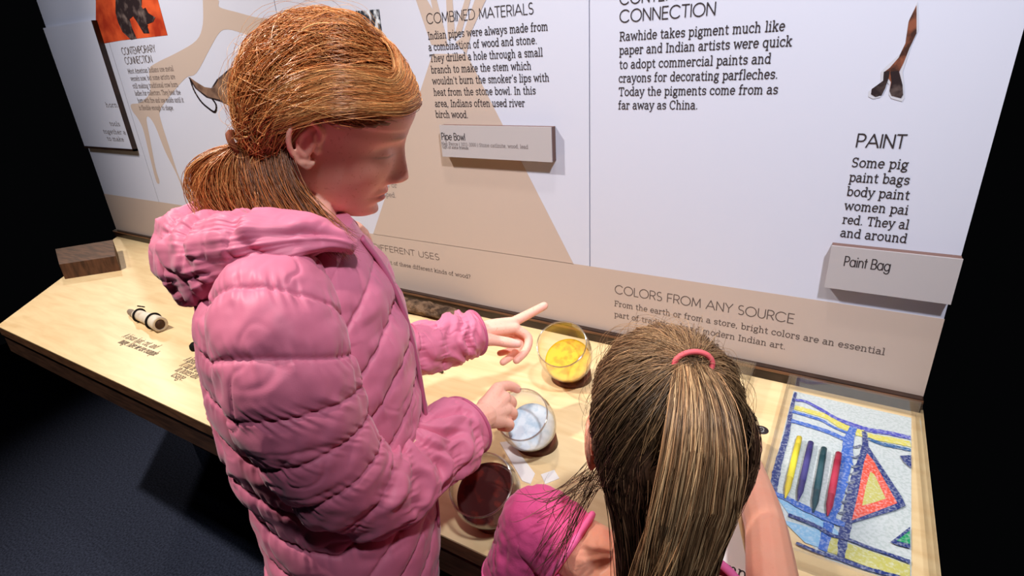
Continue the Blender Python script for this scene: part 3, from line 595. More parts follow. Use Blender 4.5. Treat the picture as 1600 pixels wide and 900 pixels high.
# tapering splinter end at the far left
sp = np.array([C[0] - d * .055 + [0, .0, -.004], C[0] - d * .03, C[0] + d * .004]); V = tube(sm(sp, 8), [.002, .006, .009, .011, .012, .012, .0125, .0125], [.002, .004, .006, .007, .008, .009, .01, .01], (0, 0, 1), 14); mk('bone_end', V.reshape(-1, 3), gridfaces(8, 14), mat('bone_end_grey', srgb(140, 124, 110), .6, .3), bo)
for kk in (4, 16):
    th = np.linspace(0, 2 * np.pi, 28); T, Aa, Bb = frames(C, (0, 0, 1))
    ring = C[kk] + (np.cos(th)[:, None] * Aa[kk] + np.sin(th)[:, None] * Bb[kk]) * (rad[kk] + .0022) + T[kk] * (.004 * np.sin(th))[:, None]
    V = tube(ring, .0028, .0028, T[kk], 8); mk('cord_binding', V.reshape(-1, 3), gridfaces(len(ring), 8), M['cord'], bo)
ring = sm([C[2] + [0, .02, .016], C[1] + [-.01, .03, .01], C[3] + [-.015, .012, .02], C[4] + [0, .01, .024]], 14); V = tube(ring, .0018, .0018, (0, 0, 1), 7); mk('cord_tail', V.reshape(-1, 3), gridfaces(14, 7), M['cord'], bo)
# dark knob half hidden by the jacket
c = PZ(306, 546, ZC); V = lathe([(.0004, 0), (.011, 0), (.013, .006), (.012, .014), (.007, .019), (.0004, .020)], 24) + c
o = mk('dark_knob', V.reshape(-1, 3), gridfaces(6, 24), M['black'], None, True, c); tag(o, 'small black knob on the counter at the back of the pink jacket', 'knob')
# bark log
M['bark'] = mat('bark_grey_brown', srgb(120, 94, 74), 0.85, 0.2, noise=(40, srgb(62, 46, 36), .4, .6), bump=(70, 1.0, 0.02))
s = np.linspace(0, 1, 60); C = np.stack([-1.35 + .55 * s, -.060 - .012 * s + .004 * np.sin(9 * s), np.full(60, ZC + .020)], 1)
rad = .0205 * np.interp(s, [0, .02, .9, .97, 1], [.8, 1, .92, .7, .35]); V = tube(C, rad * .92, rad * 1.15, (0, 0, 1), 40)
V = V + (nrm(V - C[:, None]) * (.0030 * vnoise(V, (40, 140, 140), 1) + .0022 * vnoise(V, (120, 260, 260), 2))[..., None]); V[..., 2] = np.maximum(V[..., 2], ZC)
o = mk('bark_log', V.reshape(-1, 3), gridfaces(60, 40), M['bark'], None, True, (C[30][0], C[30][1], ZC)); tag(o, 'rough bark-covered branch piece lying behind the pointing arm', 'log')
P = [PZ(u, v, ZC) for u, v in ((640, 590), (668, 584), (682, 581), (692, 584))]; P = sm(P, 14); P[:, 2] = ZC + .0042
V = tube(P, np.linspace(.005, .0032, 14), np.linspace(.004, .0032, 14), (0, 0, 1), 10); V += nrm(V - P[:, None]) * (.0008 * vnoise(V, 300, 4))[..., None]
o = mk('twig', V.reshape(-1, 3), gridfaces(14, 10), M['bark'], None, True, (P[7][0], P[7][1], ZC)); tag(o, 'thin brown twig poking out under the far pink sleeve', 'twig')
c = PZ(650, 652, ZC)
A_, B_2 = c + [-.05, .0, .0], c + [.022, .012, 0]; s = np.linspace(0, 1, 26); C = A_ + (B_2 - A_) * s[:, None]; C[:, 2] = ZC + .019
rad = .019 * np.sqrt(np.clip(np.sin(np.clip(s, .02, .98) * np.pi), 0, 1)); V = tube(C, rad, rad, (0, 0, 1), 26); V += nrm(V - C[:, None]) * (.002 * vnoise(V, 110, 5))[..., None]; V[..., 2] = np.maximum(V[..., 2], ZC)
o = mk('seed_pod', V.reshape(-1, 3), gridfaces(26, 26), mat('pod_brown', srgb(84, 58, 40), .7, .3, noise=(60, srgb(50, 34, 26), .4, .6)), None, True, c); tag(o, 'round brown seed pod on the counter in front of the pink jacket', 'seed pod')
# small captions printed on the counter top
countertext('counter_text', [('slab', 'A bison hair, cut, and', (190, 526), (241, 545), .0014, .0008), ('slab', 'image. Have we use example', (184, 535), (240, 556), .0014, .0008),
    ('slab', 'A bison is', (286, 563), (308, 571.5), .0014, .0008), ('slab', 'It can be us', (280, 571), (308, 582), .0014, .0008), ('slab', 'in boxes and', (273, 579), (306, 592), .0014, .0008), ('slab', 'usage.', (266, 587), (284, 595), .0014, .0008)], M['inkbrown'], ct, ZC + .0004)
# ------------------------------------------------------------------ people: shared body tools
SC.cycles.transparent_max_bounces = 32
def capsule(V, F, p0, r0, p1, r1, ns=14):
    p0, p1 = np.asarray(p0, float), np.asarray(p1, float); d = p1 - p0; L = np.linalg.norm(d)
    if L < 1e-6: d = np.array([0, 0, 1.]); L = 1e-6
    d = d / L; ref = np.array([1., 0, 0]) if abs(d[0]) < .8 else np.array([0, 1., 0])
    A = nrm(np.cross(d, ref)); B = np.cross(d, A); th = np.linspace(0, 2 * np.pi, ns, endpoint=False)
    rows = []
    for a in np.radians([-88, -60, -30, 0]): rows.append((p0 + d * r0 * math.sin(a), r0 * math.cos(a)))
    for a in np.radians([0, 30, 60, 88]): rows.append((p1 + d * r1 * math.sin(a), r1 * math.cos(a)))
    q = len(V)
    for c, r in rows: V.extend((c + r * (np.cos(th)[:, None] * A + np.sin(th)[:, None] * B)).tolist())
    F.extend([[x + q for x in f] for f in gridfaces(len(rows), ns)])
def chain(V, F, pts):
    """pts: (point, radius) list -> capsules along it, curve smoothed"""
    P = np.array([np.r_[np.asarray(p, float), r] for p, r in pts])
    if len(P) > 2: P = sm(P, (len(P) - 1) * 4 + 1)
    for a, b in zip(P[:-1], P[1:]): capsule(V, F, a[:3], a[3], b[:3], b[3])
def ellips(V, F, c, R3, rad, nu=14, nv=20):
    ph = np.linspace(-89, 89, nu) * np.pi / 180; th = np.linspace(0, 2 * np.pi, nv, endpoint=False)
    P = np.stack([np.cos(ph)[:, None] * np.cos(th), np.cos(ph)[:, None] * np.sin(th), np.repeat(np.sin(ph)[:, None], nv, 1)], -1) * np.asarray(rad)
    P = P @ np.asarray(R3).T + np.asarray(c); q = len(V); V.extend(P.reshape(-1, 3).tolist()); F.extend([[x + q for x in f] for f in gridfaces(nu, nv)])
def remesh(V, F, vox, smooth=4):
    me = bpy.data.meshes.new('tmp'); me.from_pydata([tuple(v) for v in V], [], [list(map(int, f)) for f in F]); me.update()
    o = bpy.data.objects.new('tmp', me); COL.objects.link(o)
    m = o.modifiers.new('r', 'REMESH'); m.mode = 'VOXEL'; m.voxel_size = vox; m.use_smooth_shade = True
    if smooth:
        s = o.modifiers.new('s', 'SMOOTH'); s.factor = 0.5; s.iterations = smooth
    dg = bpy.context.evaluated_depsgraph_get(); dg.update()
    r = bpy.data.meshes.new_from_object(o.evaluated_get(dg)); bpy.data.objects.remove(o); bpy.data.meshes.remove(me)
    return r
def me_co(me):
    a = np.empty(len(me.vertices) * 3); me.vertices.foreach_get('co', a); return a.reshape(-1, 3)
def set_co(me, co): me.vertices.foreach_set('co', np.ascontiguousarray(co).ravel()); me.update()
def set_col(me, C):
    at = me.color_attributes.new('Tone', 'FLOAT_COLOR', 'POINT'); at.data.foreach_set('color', np.column_stack([C, np.ones(len(C))]).ravel().astype(np.float32))
def headrot(yaw, pitch, roll):
    c, s = math.cos, math.sin
    f = np.array([c(yaw) * c(pitch), s(yaw) * c(pitch), -s(pitch)]); r = np.array([s(yaw), -c(yaw), 0]); u = np.cross(r, f)
    return np.stack([r * c(roll) + u * s(roll), f, u * c(roll) - r * s(roll)], 1)
HZ = np.array([-.109, -.104, -.094, -.080, -.062, -.045, -.02, 0, .02, .045, .07, .09, .102, .1075])
HF = np.array([.050, .064, .074, .075, .077, .080, .081, .081, .085, .088, .081, .062, .036, .004])
HB = np.array([.026, .006, -.022, -.044, -.060, -.072, -.085, -.092, -.094, -.092, -.080, -.058, -.034, -.004])
HW = np.array([.010, .024, .036, .046, .053, .058, .063, .066, .070, .071, .065, .048, .027, .003])
def g2(a, b, sa, sb): return np.exp(-(a / sa) ** 2 - (b / sb) ** 2)
def head_mesh(V, F, pos, R3, sc):
    nz_, na = 150, 180
    z = HZ[0] + (HZ[-1] - HZ[0]) * (0.5 - 0.5 * np.cos(np.linspace(0, np.pi, nz_)))
    tb = lambda T: np.interp(z, np.linspace(HZ[0], HZ[-1], 300), np.interp(np.linspace(HZ[0], HZ[-1], 300), HZ, T))
    def smt(T):
        a = tb(T); k = np.array([1, 2, 3, 4, 3, 2, 1.]); k /= k.sum(); b = np.convolve(np.pad(a, 3, mode='edge'), k, 'valid'); b[0], b[-1] = a[0], a[-1]; return b
    yf, yb, w_ = smt(HF), smt(HB), smt(HW)
    th = np.linspace(0, 2 * np.pi, na, endpoint=False)
    cx, sx = np.cos(th), np.sin(th)
    n = 2.25; ex = np.sign(cx) * np.abs(cx) ** (2 / n); ey = np.sign(sx) * np.abs(sx) ** (2 / n)
    yc = np.clip(-0.008, yb + .004, yf - .004)
    X = w_[:, None] * ex; Y = np.where(ey > 0, yc[:, None] + (yf - yc)[:, None] * ey, yc[:, None] + (yc - yb)[:, None] * ey)
    X = X * np.where(ey > 0, 1 - .10 * ey ** 2 * (z < .03)[:, None], 1)
    Z = np.repeat(z[:, None], na, 1); ax = np.abs(X); fr = np.clip((Y - .02) / .03, 0, 1)
    nz1 = np.interp(z, [-.058, -.052, -.049, -.044, -.037, -.028, -.012, .004, .014, .024], [0, .001, .006, .0175, .0225, .0185, .0105, .0045, .0015, 0])[:, None]
    ns1 = np.interp(z, [-.05, -.038, -.02, .01], [.0105, .0105, .0085, .0070])[:, None]
    D = nz1 * np.exp(-(np.abs(X) / ns1) ** 2.3)
    D += .008 * g2(ax - .0125, Z + .041, .0058, .0062) - .004 * g2(ax - .006, Z + .0485, .004, .003)
    D += -.0115 * g2(ax - .031, Z - .002, .015, .0095) + .0085 * g2(ax - .0315, Z + .0005, .0105, .0075) - .0018 * g2(ax - .0315, Z + .0062, .011, .0012) + .003 * g2(ax - .030, Z - .019, .018, .006)
    D += .0065 * g2(X, Z + .0625, .016, .0052) + .0068 * g2(X, Z + .0735, .0135, .0050) - .0065 * g2(X, Z + .0676, .020, .0016) - .0022 * g2(X, Z + .055, .003, .005)
    D += -.0035 * g2(X, Z + .083, .016, .005) + .0055 * g2(X, Z + .096, .015, .010) + .0035 * g2(ax - .040, Z + .030, .016, .018) - .002 * g2(ax - .026, Z + .060, .006, .012)
    Y = Y + D * fr
    P = np.stack([X, Y, Z], -1) * sc @ R3.T + pos
    q = len(V); V.extend(P.reshape(-1, 3).tolist()); F.extend([[x + q for x in f] for f in gridfaces(nz_, na)])
    for sd in (1, -1):                                                # ears
        def E(y, zz, out): 
            o = out + (.0665 - .10 * (y + .012) * .3)
            return pos + R3 @ (np.array([sd * o, y - .012, zz - .004]) * sc)
        rim = [(.008, .000, .002), (.012, .012, .004), (.010, .021, .007), (.002, .0275, .010), (-.008, .027, .0125), (-.0155, .019, .0145), (-.0175, .007, .0145), (-.015, -.006, .0125), (-.009, -.0165, .009), (-.002, -.0245, .006), (.005, -.0265, .004), (.009, -.020, .002)]
        chain(V, F, [(E(*a), .0032 * sc) for a in rim])
        chain(V, F, [(E(-.001, .019, .006), .0028 * sc), (E(-.0075, .010, .008), .003 * sc), (E(-.0085, -.001, .008), .003 * sc), (E(-.003, -.012, .0065), .003 * sc), (E(.004, -.015, .004), .003 * sc)])
        chain(V, F, [(E(.0105, -.007, .001), .0038 * sc), (E(.0100, -.001, .002), .0034 * sc)])
        chain(V, F, [(E(.001, -.021, .004), .0052 * sc), (E(.006, -.021, .001), .005 * sc)])
        Re = R3 @ np.array(Matrix.Rotation(sd * -.45, 3, 'Z')); ellips(V, F, E(-.004, .002, .0025), Re, np.array([.0040, .0135, .0225]) * sc)
        chain(V, F, [(E(-.006, .012, -.006), .010 * sc), (E(-.004, -.010, -.008), .009 * sc)])
def skin_mat(name, base, blush, freck):
    m = bpy.data.materials.new(name); m.use_nodes = True; nt = m.node_tree; N = nt.nodes; L = nt.links; b = N['Principled BSDF']
    at = N.new('ShaderNodeAttribute'); at.attribute_name = 'Tone'
    tc = N.new('ShaderNodeTexCoord'); n = N.new('ShaderNodeTexNoise'); n.inputs['Scale'].default_value = 240; n.inputs['Detail'].default_value = 2; L.new(tc.outputs['Object'], n.inputs['Vector'])
    r = N.new('ShaderNodeValToRGB'); r.color_ramp.elements[0].position = .62; r.color_ramp.elements[1].position = .74; r.color_ramp.elements[0].color = (1, 1, 1, 1); r.color_ramp.elements[1].color = freck
    L.new(n.outputs['Fac'], r.inputs[0])
    mx = N.new('ShaderNodeMix'); mx.data_type = 'RGBA'; mx.blend_type = 'MULTIPLY'; mx.inputs[0].default_value = 1; L.new(at.outputs['Color'], mx.inputs[6]); L.new(r.outputs[0], mx.inputs[7])
    n2 = N.new('ShaderNodeTexNoise'); n2.inputs['Scale'].default_value = 25; n2.inputs['Detail'].default_value = 3; L.new(tc.outputs['Object'], n2.inputs['Vector'])
    r2 = N.new('ShaderNodeValToRGB'); r2.color_ramp.elements[0].position = .35; r2.color_ramp.elements[1].position = .7; r2.color_ramp.elements[0].color = (1, 1, 1, 1); r2.color_ramp.elements[1].color = blush; L.new(n2.outputs['Fac'], r2.inputs[0])
    m2 = N.new('ShaderNodeMix'); m2.data_type = 'RGBA'; m2.blend_type = 'MULTIPLY'; m2.inputs[0].default_value = 1; L.new(mx.outputs[2], m2.inputs[6]); L.new(r2.outputs[0], m2.inputs[7]); L.new(m2.outputs[2], b.inputs['Base Color'])
    b.inputs['Roughness'].default_value = 0.48; b.inputs['Specular IOR Level'].default_value = 0.35
    b.inputs['Subsurface Weight'].default_value = 0.25; b.inputs['Subsurface Radius'].default_value = (1.0, 0.3, 0.18); b.inputs['Subsurface Scale'].default_value = 0.006
    nb = N.new('ShaderNodeTexNoise'); nb.inputs['Scale'].default_value = 700; L.new(tc.outputs['Object'], nb.inputs['Vector'])
    bp = N.new('ShaderNodeBump'); bp.inputs['Strength'].default_value = 0.12; bp.inputs['Distance'].default_value = 0.001; L.new(nb.outputs['Fac'], bp.inputs['Height']); L.new(bp.outputs[0], b.inputs['Normal'])
    return m
def skin_tone(co, pos, R3, sc, base, nails=()):
    """colours of the skin: lips, brows, lash line, ears, nails; painted shade in the mouth crease"""
    base = np.array(base[:3]); C = np.repeat(base[None], len(co), 0)
    l = (co - pos) @ R3 / sc; X, Y, Z = l[:, 0], l[:, 1], l[:, 2]; near = (np.linalg.norm(l, axis=1) < .14)[:, None]; ax = np.abs(X); fr = (Y > .03)
    def mixc(mk_, c): 
        nonlocal C; k = np.clip(mk_, 0, 1)[:, None] * near; C = C * (1 - k) + np.array(c) * k
    mixc(.45 * g2(ax - .044, Z + .030, .020, .020) * fr, base * np.array([.98, .74, .70]))
    mixc(.85 * np.clip(1.6 * g2(X, Z + .068, .0215, .0105) - .25, 0, 1) * fr, base * np.array([.86, .52, .52]))
    mixc(.95 * g2(X, Z + .0676, .017, .0018) * fr, base * np.array([.30, .13, .13]))  # shade between the lips, painted as a dark line
    mixc(.55 * g2(ax - .030, Z - .0195 + .06 * np.clip(ax - .036, 0, 1), .016, .0035) * fr, (.42, .22, .12))
    mixc(.80 * g2(ax - .0315, Z + .0062, .0115, .0013) * fr, (.20, .09, .06))
    mixc(.35 * (np.clip((ax - .069) / .006, 0, 1)) * (np.abs(Z) < .04), base * np.array([.96, .66, .62]))
    for p, r in nails:
        k = np.exp(-((co - p) ** 2).sum(1) / r ** 2); C = C * (1 - .55 * k[:, None]) + np.array([.80, .50, .46]) * .55 * k[:, None]
    return C

# ---- hair strands: thin tapered three-sided tubes in one mesh
def strands(name, paths, wid, mt, parent, n=14, col=None):
    """paths (N, n, 3) -> one mesh"""
    P = np.asarray(paths, float); N_, n, _ = P.shape
    T = nrm(np.gradient(P, axis=1)); ref = nrm(RS.randn(N_, 1, 3)) * np.ones((1, n, 1)); A = nrm(np.cross(T, ref)); B = np.cross(T, A)
    wv = np.broadcast_to(np.asarray(wid, float).reshape(-1, 1), (N_, 1)) * (np.interp(np.linspace(0, 1, n), [0, .06, .75, 1], [.7, 1, .85, .2]))[None]
    th = np.array([0, 2 * np.pi / 3, 4 * np.pi / 3])
    V = P[:, :, None] + wv[:, :, None, None] * (np.cos(th)[None, None, :, None] * A[:, :, None] + np.sin(th)[None, None, :, None] * B[:, :, None])
    idx = np.arange(N_ * n * 3).reshape(N_, n, 3); a = idx[:, :-1, :]; b = np.roll(a, -1, 2); c = idx[:, 1:, :]; d = np.roll(c, -1, 2)
    Q = np.stack([a, b, d, c], -1).reshape(-1, 4); base = wloc(parent); V = V.reshape(-1, 3) - base
    me = bpy.data.meshes.new(name); me.vertices.add(len(V)); me.vertices.foreach_set('co', V.ravel())
    me.loops.add(Q.size); me.loops.foreach_set('vertex_index', Q.ravel().astype(np.int32)); me.polygons.add(len(Q))
    me.polygons.foreach_set('loop_start', np.arange(0, Q.size, 4, dtype=np.int32)); me.update(calc_edges=True)
    if col is not None: set_col(me, np.repeat(np.asarray(col), n * 3, 0))
    o = link(name, me, mt, parent, True); o['kind'] = 'stuff'; return o
def hair_mat(name, rough=0.34):
    m = bpy.data.materials.new(name); m.use_nodes = True; N = m.node_tree.nodes; L = m.node_tree.links; b = N['Principled BSDF']
    at = N.new('ShaderNodeAttribute'); at.attribute_name = 'Tone'; L.new(at.outputs['Color'], b.inputs['Base Color'])
    b.inputs['Roughness'].default_value = rough; b.inputs['Specular IOR Level'].default_value = 0.38; return m
def vary(n, base, spread, light=None, pl=0.0):
    c = np.array(base)[None] * np.exp(spread * RS.randn(n, 1))
    if light is not None:
        k = (RS.rand(n, 1) < pl); c = np.where(k, np.array(light)[None] * np.exp(.2 * RS.randn(n, 1)), c)
    return np.clip(c, 0.003, .95)
EC, ER = np.array([0, -.004, .010]), np.array([.0725, .0935, .0985])
def onhead(dirs, lift, pos, R3, sc):
    """points on the skull ellipsoid along local directions, lifted off by lift metres"""
    d = nrm(dirs); r = 1 / np.linalg.norm(d / ER, axis=-1, keepdims=True)
    return (EC + d * (r + np.asarray(lift)[..., None])) * sc @ R3.T + pos
def cap_mesh(name, keep, lift, mt, parent, pos, R3, sc, tone):
    nu, nv = 90, 140
    ph = np.linspace(-89.5, 89.5, nu) * np.pi / 180; th = np.linspace(0, 2 * np.pi, nv, endpoint=False)
    D = np.stack([np.cos(ph)[:, None] * np.cos(th), np.cos(ph)[:, None] * np.sin(th), np.repeat(np.sin(ph)[:, None], nv, 1)], -1)
    k = keep(D / np.linalg.norm(D / ER, axis=-1, keepdims=True) + EC)
    P = onhead(D, np.where(k, lift, -.006), pos, R3, sc).reshape(-1, 3); kk = k.ravel()
    F = [f for f in gridfaces(nu, nv, False) if kk[f].any()]
    o = mk(name, P, F, mt, parent); set_col(o.data, np.repeat(np.array(tone)[None], len(P), 0)); return o

# ---- clothing loft: rows of rings with quilting pushed into the surface
def cloth_tube(name, C, A, B, ra, rb, disp, mt, parent, ns=140, n=2.2, caps=True):
    th = np.linspace(0, 2 * np.pi, ns, endpoint=False); ct, st = np.cos(th), np.sin(th)
    ct = np.sign(ct) * np.abs(ct) ** (2 / n); st = np.sign(st) * np.abs(st) ** (2 / n)
    V = C[:, None] + A[:, None] * (ra[:, None] * ct)[..., None] + B[:, None] * (rb[:, None] * st)[..., None]
    du = np.roll(V, -1, 1) - np.roll(V, 1, 1); dv = np.gradient(V, axis=0); Nn = nrm(np.cross(du, dv)); 
    s = np.sign(((V - C[:, None]) * Nn).sum()); Nn *= s
    V = V + Nn * disp(V, th)[..., None]
    return mk(name, V.reshape(-1, 3), gridfaces(len(C), ns, caps), mt, parent)
def crease(V, s, seed, w=.10):
    return np.exp(-(vnoise(V, s, seed) / w) ** 2) * np.clip(.5 + 1.2 * vnoise(V, np.array(s) * .45, seed + 50), 0, 1)
def puff(ph, depth, sharp=.16):
    """quilting: rounded pillows between sharp stitched valleys at integer phase"""
    f = np.abs(ph - np.round(ph)) * 2
    return depth * (1 - (1 - np.clip(f, 0, 1)) ** 2.6) - depth * .55 * np.exp(-(f / sharp) ** 2)
# ------------------------------------------------------------------ the older child in the pink jacket
G1P = np.array([-0.5304, -0.6296, 1.3841]); G1R = headrot(0.6976, 0.4219, -0.2430); G1S = 1.0
V, F = [], []
head_mesh(V, F, G1P, G1R, G1S)
hl = lambda x, y, z: G1P + G1R @ np.array([x, y, z])
NB = np.array([-0.555, -0.690, 1.225]); PEL = np.array([-0.519, -0.745, 0.80])
chain(V, F, [(hl(0, -.02, -.03), .052), (hl(0, -.028, -.085), .047), (NB + [0, 0, .03], .048), (NB - [0, 0, .03], .056)])
F1 = np.array([math.cos(.76), math.sin(.76), 0]); R1 = np.array([F1[1], -F1[0], 0])
SR, ER1, WR1 = U(428, 492, .572), U(566, 748, .632), U(756, 650, .835)
SL, EL1, WL1 = NB * 2 - SR + F1 * .02, U(605, 566, .862), U(742, 519, .985)
SL[2] = SR[2] - .01
chain(V, F, [(NB - [0, 0, .02], .05), (NB - [0, 0, .12], .085), (NB * .5 + PEL * .5, .074), (PEL + [0, 0, .05], .066), (PEL, .062)])
for S_, E_, W_ in ((SR, ER1, WR1), (SL, EL1, WL1)):
    chain(V, F, [(NB - [0, 0, .055], .045), (S_, .040)]); chain(V, F, [(S_, .040), (E_, .031)]); chain(V, F, [(E_, .031), (E_ * .6 + W_ * .4, .029), (W_, .0205)])
for sd in (1, -1):
    hp = PEL + R1 * .058 * sd; chain(V, F, [(hp - [0, 0, .02], .052), (hp * [1, 1, 0] + [0, 0, .43] + F1 * .01, .044), (hp * [1, 1, 0] + [0, 0, .08] - F1 * .01, .034)])
    chain(V, F, [(hp * [1, 1, 0] + [0, 0, .045] - F1 * .02, .030), (hp * [1, 1, 0] + [0, 0, .032] + F1 * .10, .024)])
def finger(pts, r): 
    n = len(pts); chain(V, F, [(U(*p), r * (1 - .20 * i / (n - 1))) for i, p in enumerate(pts)])
nails1 = []
# right hand: loose fist, index reaching over the rim of the white tumbler
rw = (756, 650, .835)
for mcp, r in (((778, 608, .880), .0112), ((788, 622, .876), .0112), ((790, 640, .868), .0110), ((785, 658, .858), .0104)):
    chain(V, F, [(U(*rw), .0175), (U((rw[0] + mcp[0]) / 2, (rw[1] + mcp[1]) / 2, (rw[2] + mcp[2]) / 2), .0155), (U(*mcp), r)])
finger([(778, 607, .880), (790, 603, .899), (800, 604, .912), (808, 608, .922)], .0092)
finger([(788, 623, .876), (799, 627, .890), (798, 634, .908), (785, 637, .914)], .0092)
finger([(790, 640, .868), (801, 645, .880), (799, 651, .900), (785, 653, .904)], .0092)
finger([(785, 658, .858), (796, 662, .868), (794, 668, .884), (782, 667, .890)], .0084)
chain(V, F, [(U(757, 634, .852), .0125), (U(770, 622, .886), .0112), (U(786, 624, .912), .0086), (U(797, 630, .922), .0072)])
# left hand: index pointing, thumb along the side, the other fingers curled down
lw = (742, 519, .985)
for mcp, r in (((801, 504, 1.003), .0105), ((805, 512, .998), .0098), ((802, 517, 1.012), .0092), ((796, 520, 1.024), .0084)):
    chain(V, F, [(U(*lw), .0160), (U((lw[0] + mcp[0]) / 2, (lw[1] + mcp[1]) / 2 - 1, (lw[2] + mcp[2]) / 2), .0142), (U(*mcp), r)])
finger([(800, 504, 1.003), (818, 495, 1.012), (835, 486, 1.02), (850, 478, 1.026)], .0096)
finger([(805, 513, .998), (825, 527, 1.002), (822, 547, .992), (807, 563, .982)], .0086)
finger([(802, 517, 1.012), (815, 536, 1.014), (803, 553, 1.004), (786, 566, .994)], .0080)
finger([(796, 520, 1.024), (806, 536, 1.028), (795, 548, 1.018), (781, 552, 1.008)], .0070)
chain(V, F, [(U(738, 529, .972), .0130), (U(757, 530, .965), .0128), (U(775, 532, .966), .0096), (U(792, 535, .968), .0094), (U(809, 537.5, .970), .0074)])
nails1 += [(U(806, 534.5, .962), .0075), (U(848, 477.5, 1.017), .006), (U(807, 607, .917), .006)]
me = remesh(V, F, 0.0017, 3)
SKIN1 = srgb(248, 190, 168)
co = me_co(me); set_col(me, skin_tone(co, G1P, G1R, G1S, SKIN1, nails1))
foot1 = np.array([PEL[0], PEL[1], 0.0])
set_co(me, co - foot1)
girl = link('person', me, skin_mat('skin_freckled', SKIN1, (1, .88, .86, 1), (.86, .74, .68, 1))); girl.location = foot1
tag(girl, 'older child with red hair in a pink quilted jacket pointing at the tumblers', 'person')

# trousers and shoes (below the frame)
M['denim'] = mat('trousers_dark', srgb(38, 40, 52), .85, .2, noise=(200, srgb(28, 30, 40), .4, .6)); M['shoe'] = mat('shoe_grey', srgb(70, 70, 74), .6, .3)
def trousers(pel, R_, F_, w, h, parent, ra, knee):
    VV, FF = [], []
    chain(VV, FF, [(pel + [0, 0, .03], ra * 1.15), (pel - [0, 0, .05], ra * 1.15)])
    for sd in (1, -1):
        hp = pel + R_ * w * sd; chain(VV, FF, [(hp - [0, 0, .02], ra), (hp * [1, 1, 0] + [0, 0, knee] + F_ * .01, ra * .92), (hp * [1, 1, 0] + [0, 0, .10] - F_ * .01, ra * .78)])
    m_ = remesh(VV, FF, .006, 4); c_ = me_co(m_); set_co(m_, c_ - wloc(parent)); link('trousers', m_, M['denim'], parent)
    for sd in (1, -1):
        VV, FF = [], []; hp = pel * [1, 1, 0] + R_ * w * sd
        chain(VV, FF, [(hp + [0, 0, .052] - F_ * .03, .043), (hp + [0, 0, .044] + F_ * .06, .040), (hp + [0, 0, .036] + F_ * .13, .032)])
        chain(VV, FF, [(hp + [0, 0, .07] - F_ * .012, .042), (hp + [0, 0, .11] - F_ * .012, .044)])
        m_ = remesh(VV, FF, .005, 3); c_ = me_co(m_); c_[:, 2] = np.maximum(c_[:, 2], 0.0); set_co(m_, c_ - wloc(parent)); link('shoe', m_, M['shoe'], parent)
trousers(PEL - [0, 0, .06], R1, F1, .060, .8, girl, .064, .43)

# the jacket
def fabric(name, c, rough=.50):
    m = mat(name, c, rough, .32, sheen=.2, bump=(900, .12, .001)); return m
M['pink'] = fabric('pink_nylon', srgb(212, 116, 144)); M['pinkdark'] = fabric('pink_nylon_trim', srgb(184, 90, 122))
rows = np.array([  # v, left edge, right edge, depth, half breadth
    (350, 462, 549, .648, .052), (380, 405, 564, .662, .082), (410, 352, 586, .676, .122), (450, 328, 608, .688, .146), (500, 334, 628, .702, .152), (560, 342, 644, .717, .153),
    (620, 361, 655, .732, .150), (680, 386, 664, .747, .146), (740, 412, 672, .762, .146), (800, 430, 678, .777, .150), (860, 434, 682, .792, .155), (930, 436, 684, .810, .160), (1010, 436, 684, .835, .165), (1080, 436, 682, .86, .168)], float)
rw_ = sm(rows, 380); Cj = np.array([U((l + r) / 2, v, s) for v, l, r, s, a in rw_]); rbj = (rw_[:, 2] - rw_[:, 1]) / 2 * rw_[:, 3] / FPX; raj = rw_[:, 4]
Aj = np.repeat(R1[None], 380, 0); Bj = np.repeat(F1[None], 380, 0)
def dj(Vx, th):
    st = np.sin(th)[None]; ct = np.cos(th)[None]
    zc = Vx[..., 2]; arc_ = .62 * np.abs(st) * .14
    ph = (zc - np.where(st > 0, arc_, arc_ * .5)) / .052
    d = puff(ph, .0042, .10)
    near = np.exp(-((np.abs(ph - np.round(ph)) * 2) / .5) ** 2)
    d += .0022 * near * vnoise(np.stack([np.repeat(th[None], len(Vx), 0) * 30, zc * 14, zc * 0], -1), 1.0, 2) - .0030 * crease(Vx, (13, 13, 20), 71) - .0016 * crease(Vx, (30, 30, 40), 72)
    d += .0038 * vnoise(Vx, (16, 16, 30), 3) + .0016 * vnoise(Vx, (48, 48, 85), 5)
    back = np.exp(-((st + 1) / .05) ** 2); d += back * .006 * np.sin(zc * 2 * np.pi / .026 + 2 * vnoise(Vx, 20, 6)) - back * .003
    top = np.clip((1.235 - zc) / .03, 0, 1); return d * (.25 + .75 * top)
jk = cloth_tube('jacket', Cj, Aj, Bj, raj, rbj, dj, M['pink'], girl, 400, 2.15)
cj_ = me_co(jk.data) + wloc(jk); kz = np.clip((.90 - cj_[:, 2]) / .09, 0, 1); lim = -.651 - .0 * kz
cj_[:, 1] = np.where(cj_[:, 1] > lim, cj_[:, 1] * (1 - kz) + (lim - .004 * np.tanh((lim - cj_[:, 1]) * -20)) * kz, cj_[:, 1]); set_co(jk.data, cj_ - wloc(jk))
jk['label'] = 'pink quilted nylon jacket with hood'
